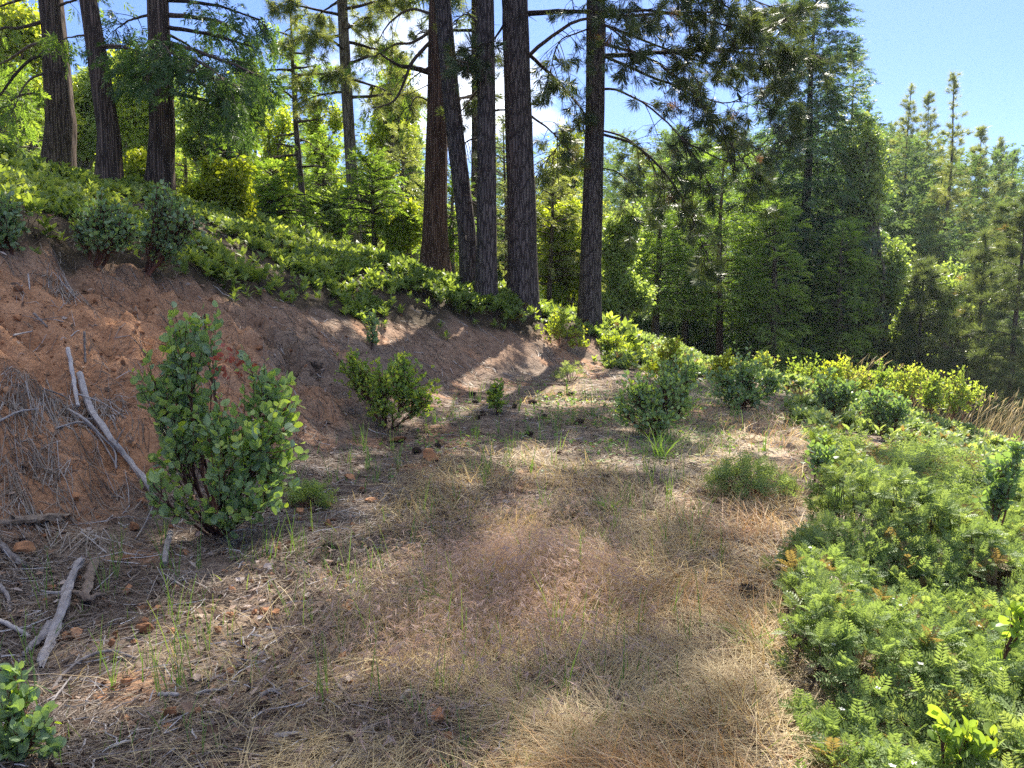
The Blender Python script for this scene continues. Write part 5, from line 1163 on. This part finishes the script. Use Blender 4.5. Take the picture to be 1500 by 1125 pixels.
def debris():
    CT = cone_tpl(); mb = MB(); mb.inst(CT, np.eye(3)[None] * .052, np.zeros((1, 3)), .4); cme = mb.mesh('pine_cone', M['cone'])
    GR = 'pine cones scattered on the track'
    def cone(px, py, label, s=1.0):
        g = G(px, py); o = bpy.data.objects.new('pine_cone', cme); COL.objects.link(o); o.location = g + np.array([0, 0, .024 * s])
        o.rotation_euler = (R(None, 0, 6), R(None, -.5, .5), R(None, 0, 6.28)); o.scale = (s, s, s); tag(o, label, 'pine cone', GR)
    cone(1100, 878, 'big dark pine cone in rusty grass beside the ferny cover', 1.25)
    cone(1106, 678, 'dark pine cone lying by the ferny clump on the dry path', 1.15)
    cone(1152, 622, 'pine cone on bare path before the red-stemmed dark bush')
    cone(641, 657, 'pine cone behind the broken red rock near the round manzanita', 1.1)
    cone(611, 664, 'pine cone just beside the broken red rock, nearest the bank', 1.1)
    for i, (px, py) in enumerate([(692, 580), (697, 592), (700, 614), (707, 609), (754, 598), (780, 592), (775, 640)]): cone(px, py, 'dark pine cone lying around the little bright manzanita', R(None, .95, 1.25))
    cone(797, 613, 'pine cone between little bright manzanita and dense manzanita, nearer the small one', 1.15)
    cone(848, 622, 'large dark pine cone halfway between little and dense manzanita', 1.3)
    cone(820, 580, 'pine cone at the green far end of the track, one of a pair', 1.15); cone(836, 580, 'paired pine cone at the green far end, nearer the dense manzanita', 1.1)
    cone(887, 703, 'pine cone in the shade in front of the dense manzanita', 1.0)
    cone(484, 806, 'round dark pine cone on litter in front of the large manzanita', .9)
    cone(482, 833, 'small grey pine cone in the sunlit patch of litter', .75)
    # stones
    def rock(px, py, w, label, h=.75, seed=0, group=None, mat='rock'):
        g = G(px, py); D = g[1]; s_ = w / 2 * math.hypot(D, 1.6) / F; V, T, _ = rock_tpl(500 + seed, 3, .25)
        V = V * np.array([1, .8, h]) * s_; nz = fbm(V[:, 0] / s_ * 2 + seed, V[:, 1] / s_ * 2 + V[:, 2] / s_, 1.3, 3, seed)[:, None]; V = V * (1 + .3 * (nz - .5))
        mb = MB(); mb.add(V, T, None, .4); o = mb.build('rock', M[mat], None, False, g + np.array([0, 0, s_ * h * .45 + .006])); o.rotation_euler = (R(None, -.2, .2), R(None, -.2, .2), R(None, 0, 6.28)); tag(o, label, 'rock', group)
    for i, (px, py, w, lab, h) in enumerate([
        (505, 895, 30, 'flat reddish rock half sunk at the edge of the purplish grass', .45), (514, 890, 18, 'small red stone leaning on the flat half-sunk rock', .8),
        (645, 1058, 32, 'tan block-shaped rock alone in the matted straw', .7), (248, 1052, 24, 'orange-brown stone in near litter beside the white twig', 1.0), (240, 1072, 20, 'dull stone just in front of the orange-brown one', .6),
        (184, 1004, 20, 'red stone behind the long white stick', .6), (214, 928, 26, 'smooth brown rock in open litter between dead branch and path', .75), (230, 896, 16, 'small orange stone uphill of the smooth brown rock', .8),
        (113, 935, 22, 'orange stone against the lower side of the split log', .9), (96, 938, 16, 'smaller stone tucked beside the orange one at the split log', .9), (164, 950, 12, 'upright pebble-sized stone below the split log', 1.2),
        (187, 872, 22, 'tan stone between split log and large manzanita', .9), (36, 815, 30, 'round red rock wedged beside the pale cut stick', .85), (111, 738, 18, 'round orange stone perched on the bare bank', .95),
        (196, 778, 20, 'tan stone under the trailing branches of the large manzanita', .8), (186, 823, 22, 'greenish tan rock in dark litter below the large manzanita', .7),
        (480, 772, 17, 'square-edged red stone in the sun behind the litter', .9), (440, 752, 17, 'dark red stone beside the sprawling low sprig', .8), (405, 806, 16, 'brown stone in front of the large manzanita foot', .6),
        (630, 676, 34, 'broken red rock lying at the foot of the round manzanita shadow', .7), (583, 648, 34, 'flat red slab at the toe of the round manzanita', .35), (512, 702, 24, 'flat reddish stone out on the sunny track edge', .4),
        (480, 742, 20, 'flat stone near the track edge beyond the sprawling sprig', .4), (404, 902, 18, 'orange stone with a grey streak among white twigs', .6), (386, 900, 20, 'tan flat stone beside the orange streaked one', .5),
        (336, 905, 16, 'red stone in mid litter uphill of the white twigs', .7), (320, 928, 14, 'yellowish stone just downhill of a red one', .7), (210, 738, 14, 'small stone sheltered under the large manzanita', .8),
        (545, 735, 20, 'orange stone among weeds on the sunny track edge', .5), (148, 1030, 14, 'small stone by the near corner manzanita', .7), (200, 1095, 22, 'flat dull stone at the very near edge of the litter', .5), (425, 990, 16, 'brown stone between green weeds and straw', .6)]):
        rock(px, py, w, lab, h, i)
    # dead wood
    def stick(pts, r0, r1, label, mat='deadwood', name='dead_branch', lift=.01, ns=8, side=(), k=18, cut=True):
        q = []
        for p in pts:
            if len(p) == 2: a = G(*p); a[2] += lift
            else: a = G(p[0], p[1]); a[2] += p[2]
            q.append(a)
        base = q[0].copy(); L = smooth_line(np.array(q) - base, k); L[1:-1] += rng.normal(size=(k - 2, 3)) * r0 * .09
        mb = MB(); rr = np.linspace(r0, r1, k) * (1 + rng.normal(size=k) * .07); mb.tubes(L, rr, ns, R(None, .3, .6), cap=True)
        if 'log' in name or 'bark' in name:            # flaked, flattened, with splintered ends
            Vv = mb.V[0].reshape(k, ns, 3).astype(float); ax = L[:, None]; off = Vv - ax; a_ = np.arange(ns)
            sc_ = .75 + .7 * vnoise(a_[None] * 1.7 + L[:, :1] * 3, np.arange(k)[:, None] * .55 + a_[None] * .4, int(abs(base[0]) * 977)); off *= sc_[:, :, None]; off[:, :, 2] *= .8
            Vv = ax + off; tdir = nrm(L[-1] - L[0]); Vv[-1] += tdir * R((ns, 1), -.05, .09); Vv[0] -= tdir * R((ns, 1), -.05, .06); mb.V[0] = Vv.reshape(-1, 3).astype(np.float32)
        if r0 > .013: mb.V[0] = (mb.V[0] + rng.normal(size=mb.V[0].shape) * r0 * .10).astype(np.float32)
        for (i, d, ln, r) in side:
            d = np.array(d, float); e = L[i] + nrm(d) * ln; c = (L[i] + e) / 2 + rng.normal(size=3) * ln * .12
            mb.tubes(bez(L[i][None], c[None], e[None], np.linspace(0, 1, 8)), np.linspace(r, r * .35, 8)[None], 5, R(None, .3, .6))
        o = mb.build(name, M[mat], None, r0 < .013, base); tag(o, label, 'branch' if 'log' not in name else 'log'); return o
    stick([(117, 560, .05), (132, 606, .05), (160, 655, .06), (190, 690, .06), (222, 728, .05)], .027, .020, 'thick weathered grey branch sliding down the bank behind the large manzanita', side=((6, (-.5, -.3, .2), .25, .008), (10, (.3, -.2, .4), .2, .007)))
    stick([(101, 530, .10), (108, 570, .09), (115, 608, .06)], .018, .014, 'short upright grey stick crossing the top of the thick weathered branch')
    stick([(125, 515, .16), (125, 537, .01)], .010, .010, 'small peg-like stick standing on the bare bank')
    stick([(100, 610, .05), (125, 628, .06), (150, 650, .05), (168, 672, .03), (170, 690, .02)], .011, .007, 'curved pale branch arching beside the thick weathered one', side=((5, (-1, .1, .1), .22, .005),))
    stick([(82, 634, .03), (120, 633, .05), (145, 650, .04), (172, 690, .02)], .008, .006, 'thin pale forked branch under the arching one')
    stick([(66, 578, .04), (95, 590, .04), (130, 612, .03), (185, 615, .03)], .007, .004, 'long thin grey twig crossing the bank above the forked branch')
    stick([(115, 585, .04), (150, 600, .04), (185, 616, .02)], .006, .003, 'slender twig lying across the thick branch toward the large manzanita')
    stick([(0, 628, .04), (30, 618, .04), (58, 606, .03)], .009, .005, 'slender pale stick on the bank at the picture edge')
    stick([(50, 468, .04), (70, 488, .03)], .012, .008, 'short broken grey stick high on the bank', side=((8, (.6, .1, .1), .2, .005), (10, (-.8, .1, .2), .25, .005), (14, (-.2, -.4, .3), .15, .004)))
    stick([(20, 496, .02), (48, 493, .02)], .009, .006, 'thin horizontal stick on the bare bank below a broken one')
    stick([(42, 415, .08), (44, 430, .02)], .008, .006, 'tiny twig poking out near the bank top')
    stick([(-15, 790, .05), (12, 818, .04), (37, 838, .03)], .018, .016, 'pale cut stick sticking in from the picture edge beside a round rock', ns=10)
    stick([(118, 838, .07), (103, 870, .06), (92, 905, .05), (78, 940, .03), (62, 972, .02)], .024, .018, 'split weathered log with flaking grey bark on the bank foot', name='dead_log', ns=9, side=((6, (-.4, -.2, .1), .12, .012),))
    stick([(74, 925, .03), (60, 945, .03), (45, 955, .02), (35, 968, .02)], .024, .010, 'ragged grey wood splinter beside the lower end of the split log', ns=6)
    stick([(140, 838, .06), (132, 862, .05), (125, 885, .03)], .028, .020, 'hollow brown bark piece next to the split log', 'deadwood_brown', 'bark_piece', ns=7)
    stick([(145, 882, .04), (130, 892, .05), (118, 880, .04)], .016, .012, 'curled pale broken bark edge below the hollow piece', 'deadwood_brown', 'bark_piece')
    stick([(15, 776, .04), (50, 772, .05), (95, 770, .05)], .030, .026, 'brown log half buried in needles on the bank', 'deadwood_brown', 'dead_log', ns=9)
    stick([(250, 793, .06), (244, 815, .04), (241, 832, .02)], .020, .018, 'short stout grey stick standing under the large manzanita', ns=8)
    stick([(228, 745, .05), (212, 775, .03), (198, 794, .01)], .006, .004, 'straight thin pale twig beside the large manzanita')
    stick([(75, 1018, .01), (95, 992, .02), (130, 973, .03), (165, 965, .03), (200, 970, .01)], .008, .006, 'long white curved stick lying above the near corner manzanita')
    stick([(70, 1040, .01), (88, 1020, .02), (105, 1000, .02)], .006, .003, 'thin pale twig branching down beside the long white stick')
    stick([(232, 1026, .02), (262, 1026, .02)], .009, .008, 'short white stick among weeds in the near litter')
    stick([(285, 1024, .01), (305, 1020, .02), (332, 1016, .02)], .009, .007, 'short grey stick with bent end next to the white one')
    stick([(380, 1028, .01), (395, 1022, .02), (410, 1022, .02)], .010, .008, 'small bluish grey stick at the edge of the straw')
    stick([(402, 1090, .02), (430, 1086, .02), (455, 1085, .01)], .011, .008, 'smooth grey stick at the near edge of the straw')
    stick([(585, 1035, .02), (598, 1027, .03), (612, 1024, .03)], .012, .010, 'knobbly grey stick end by the tan block rock')
    stick([(494, 1012, .02), (505, 1022, .02), (515, 1035, .01)], .009, .006, 'pale bark sliver in the purplish grass')
    stick([(460, 878, .01), (470, 888, .02), (480, 896, .01)], .014, .009, 'short dark forked wood chunk above the flat half-sunk rock', 'deadwood_brown')
    stick([(510, 880, .02), (522, 878, .02), (535, 878, .01)], .009, .006, 'pale stick lying along the top of the flat half-sunk rock')
    stick([(0, 868, .03), (12, 882, .03), (15, 902, .01)], .013, .008, 'curved white root at the picture edge beside needles')
    stick([(0, 920, .03), (25, 930, .03), (44, 938, .01)], .012, .010, 'straight pale stick at the picture edge downhill of the curved root')
    stick([(790, 565, .02), (812, 564, .02), (830, 565, .02)], .016, .012, 'dark log section at the green far end of the track', 'deadwood_brown', 'dead_log')
    stick([(848, 722, .02), (862, 720, .02)], .014, .010, 'short pale wood piece on the shaded track')
    stick([(460, 536, .02), (470, 540, .03)], .05, .04, 'dark bark chunk on the sunlit bank patch', 'deadwood_brown', 'bark_piece', ns=7)
    # dry needle fans hanging on the bank
    for px, py, n, lab in [(30, 590, 240, 'matted fan of dry needles hanging on the bank at the picture edge'), (75, 585, 260, 'hanging heap of dry needles beside the thick weathered branch'), (90, 420, 160, 'grey needle fan draped below the bank top'), (150, 600, 160, 'loose dry needles piled across the thick weathered branch'), (60, 680, 200, 'dry needle mat on the bank below the slender pale stick'), (258, 852, 120, 'brown needle cluster spread out below the short stout stick'), (445, 690, 160, 'dry needle heap on the slope behind the large manzanita'), (130, 790, 150, 'needle heap on the bank foot near the half-buried log'), (40, 740, 200, 'sunlit dry needle mat above the half-buried log')]:
        n = int(n * .6); g = G(px, py); mb = MB(); D = g[1]; s_ = .08 + .0009 * n
        x = g[0] + rng.normal(size=n) * s_ * .6; y = g[1] + rng.normal(size=n) * s_ * .4
        az = rng.normal(size=n) * .8 - .9; L = R(n, .12, .3); t = np.linspace(0, 1, 4)[None]
        Pp = np.zeros((n, 4, 3)); Pp[:, :, 0] = x[:, None] + np.cos(az)[:, None] * L[:, None] * t; Pp[:, :, 1] = y[:, None] + np.sin(az)[:, None] * L[:, None] * t
        Pp[:, :, 2] = height(Pp[:, :, 0], Pp[:, :, 1]) + R(n, .01, .07)[:, None] * (1 - .6 * t)
        strips(mb, Pp - g, np.full((n, 4), .0026 + .0004 * D), nrm(np.stack([np.sin(az), -np.cos(az), R(n, -.5, .5)], -1)), np.clip(R(n, .3, .95), 0, 1).astype(np.float32))
        tag(mb.build('fallen_needles', M['litter'], None, False, g), lab, 'needles')

# ================================================================ sky, sun, camera
SUN_EL, SUN_AZ = math.radians(46), math.radians(15.5)      # azimuth clockwise from the viewing direction
def light():
    w = bpy.data.worlds.new('World'); SC.world = w; w.use_nodes = True; nt = w.node_tree; nt.nodes.clear(); N = nt.nodes.new; L = nt.links.new
    sky = N('ShaderNodeTexSky'); sky.sky_type = 'NISHITA'; sky.sun_disc = False; sky.sun_elevation = SUN_EL; sky.sun_rotation = SUN_AZ; sky.air_density = 1.0; sky.dust_density = .8; sky.ozone_density = 2.0; sky.altitude = 900
    tc = N('ShaderNodeTexCoord'); mp = N('ShaderNodeMapping'); mp.inputs['Scale'].default_value = (1, 1, 1.9); L(tc.outputs['Generated'], mp.inputs[0])
    n = N('ShaderNodeTexNoise'); n.inputs['Scale'].default_value = 3.2; n.inputs['Detail'].default_value = 7; n.inputs['Roughness'].default_value = .55; L(mp.outputs[0], n.inputs[0])
    # white cloud bank low in the gap between the trees
    d0 = nrm(ray(560, 190)); dp = N('ShaderNodeVectorMath'); dp.operation = 'DOT_PRODUCT'; L(tc.outputs['Generated'], dp.inputs[0]); dp.inputs[1].default_value = tuple(d0)
    mr = N('ShaderNodeMapRange'); mr.inputs['From Min'].default_value = .955; mr.inputs['From Max'].default_value = 1.0; mr.inputs['To Min'].default_value = -.30; mr.inputs['To Max'].default_value = .045; L(dp.outputs['Value'], mr.inputs[0])
    ad = N('ShaderNodeMath'); L(n.outputs['Fac'], ad.inputs[0]); L(mr.outputs[0], ad.inputs[1])
    # unseen broken cloud added overhead and behind the viewer as fill for the shade
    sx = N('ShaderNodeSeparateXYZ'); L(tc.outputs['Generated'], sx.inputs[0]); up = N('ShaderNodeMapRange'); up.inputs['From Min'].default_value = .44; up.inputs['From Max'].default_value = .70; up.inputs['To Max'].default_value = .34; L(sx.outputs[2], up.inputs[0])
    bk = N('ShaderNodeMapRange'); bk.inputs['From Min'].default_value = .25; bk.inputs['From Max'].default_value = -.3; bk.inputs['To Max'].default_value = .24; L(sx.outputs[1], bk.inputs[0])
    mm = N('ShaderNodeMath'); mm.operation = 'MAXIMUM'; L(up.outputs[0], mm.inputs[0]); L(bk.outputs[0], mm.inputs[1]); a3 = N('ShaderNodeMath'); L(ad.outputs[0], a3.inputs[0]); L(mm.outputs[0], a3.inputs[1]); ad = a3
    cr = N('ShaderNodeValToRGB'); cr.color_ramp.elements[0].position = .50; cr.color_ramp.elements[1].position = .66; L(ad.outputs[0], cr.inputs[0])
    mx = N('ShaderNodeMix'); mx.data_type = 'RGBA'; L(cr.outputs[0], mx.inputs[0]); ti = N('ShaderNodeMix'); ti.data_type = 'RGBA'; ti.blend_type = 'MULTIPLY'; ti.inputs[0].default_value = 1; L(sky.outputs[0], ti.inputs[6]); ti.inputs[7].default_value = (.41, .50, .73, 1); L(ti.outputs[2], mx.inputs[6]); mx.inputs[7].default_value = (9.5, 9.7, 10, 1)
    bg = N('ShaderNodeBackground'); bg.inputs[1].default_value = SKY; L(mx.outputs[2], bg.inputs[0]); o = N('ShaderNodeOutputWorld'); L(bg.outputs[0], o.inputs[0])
    s_ = bpy.data.lights.new('sun', 'SUN'); s_.energy = SUN; s_.angle = math.radians(.55); s_.color = (1, .93, .80)
    so = bpy.data.objects.new('sun', s_); COL.objects.link(so)
    d = Vector((math.sin(SUN_AZ) * math.cos(SUN_EL), math.cos(SUN_AZ) * math.cos(SUN_EL), math.sin(SUN_EL))); so.rotation_euler = d.to_track_quat('Z', 'Y').to_euler(); so.location = (20, 40, 60)
    cd = bpy.data.cameras.new('camera'); cd.sensor_width = 36; cd.lens = F / 1500 * 36; cd.clip_end = 2000; cd.clip_start = .05
    co = bpy.data.objects.new('camera', cd); COL.objects.link(co); co.location = CAM; co.rotation_euler = (math.pi / 2 - PITCH, 0, 0); SC.camera = co
    v = SC.view_settings; v.view_transform = 'Standard'; v.look = 'None'; v.gamma = 1; v.exposure = EXPO; v.use_curve_mapping = False
    c = SC.cycles; c.max_bounces = 7; c.diffuse_bounces = 3; c.glossy_bounces = 2; c.transmission_bounces = 5; c.transparent_max_bounces = 4; c.volume_bounces = 1; c.caustics_reflective = False; c.caustics_refractive = False; c.sample_clamp_indirect = 3; c.sample_clamp_direct = 2
    c.use_denoising = False
SKY, SUN, EXPO = .08, 4.7, 1.85
import time as _t
def haze():
    """thin sunlit air between the camera and the far trees"""
    m, nt, N = new_mat('air'); pv = N('ShaderNodeVolumePrincipled'); pv.inputs['Color'].default_value = (.80, .90, 1, 1); pv.inputs['Density'].default_value = HAZE; pv.inputs['Anisotropy'].default_value = .2
    o = N('ShaderNodeOutputMaterial'); nt.links.new(pv.outputs[0], o.inputs['Volume'])
    mb = MB(); x0, x1, y0, y1, z0, z1 = -270, 270, -50, 340, -75, 45
    mb.add([[x, y, z] for x in (x0, x1) for y in (y0, y1) for z in (z0, z1)], None, [[0, 1, 3, 2], [4, 6, 7, 5], [0, 4, 5, 1], [2, 3, 7, 6], [0, 2, 6, 4], [1, 5, 7, 3]])
    tag(mb.build('haze', m), kind='stuff')
HAZE = .0003
for fn in (hero_trees, mid_trees, far_forest, shrubs, debris, light, haze):
    t0 = _t.time(); fn(); print('built', fn.__name__, round(_t.time() - t0, 1))
print('faces', sum(len(m.polygons) for m in bpy.data.meshes))
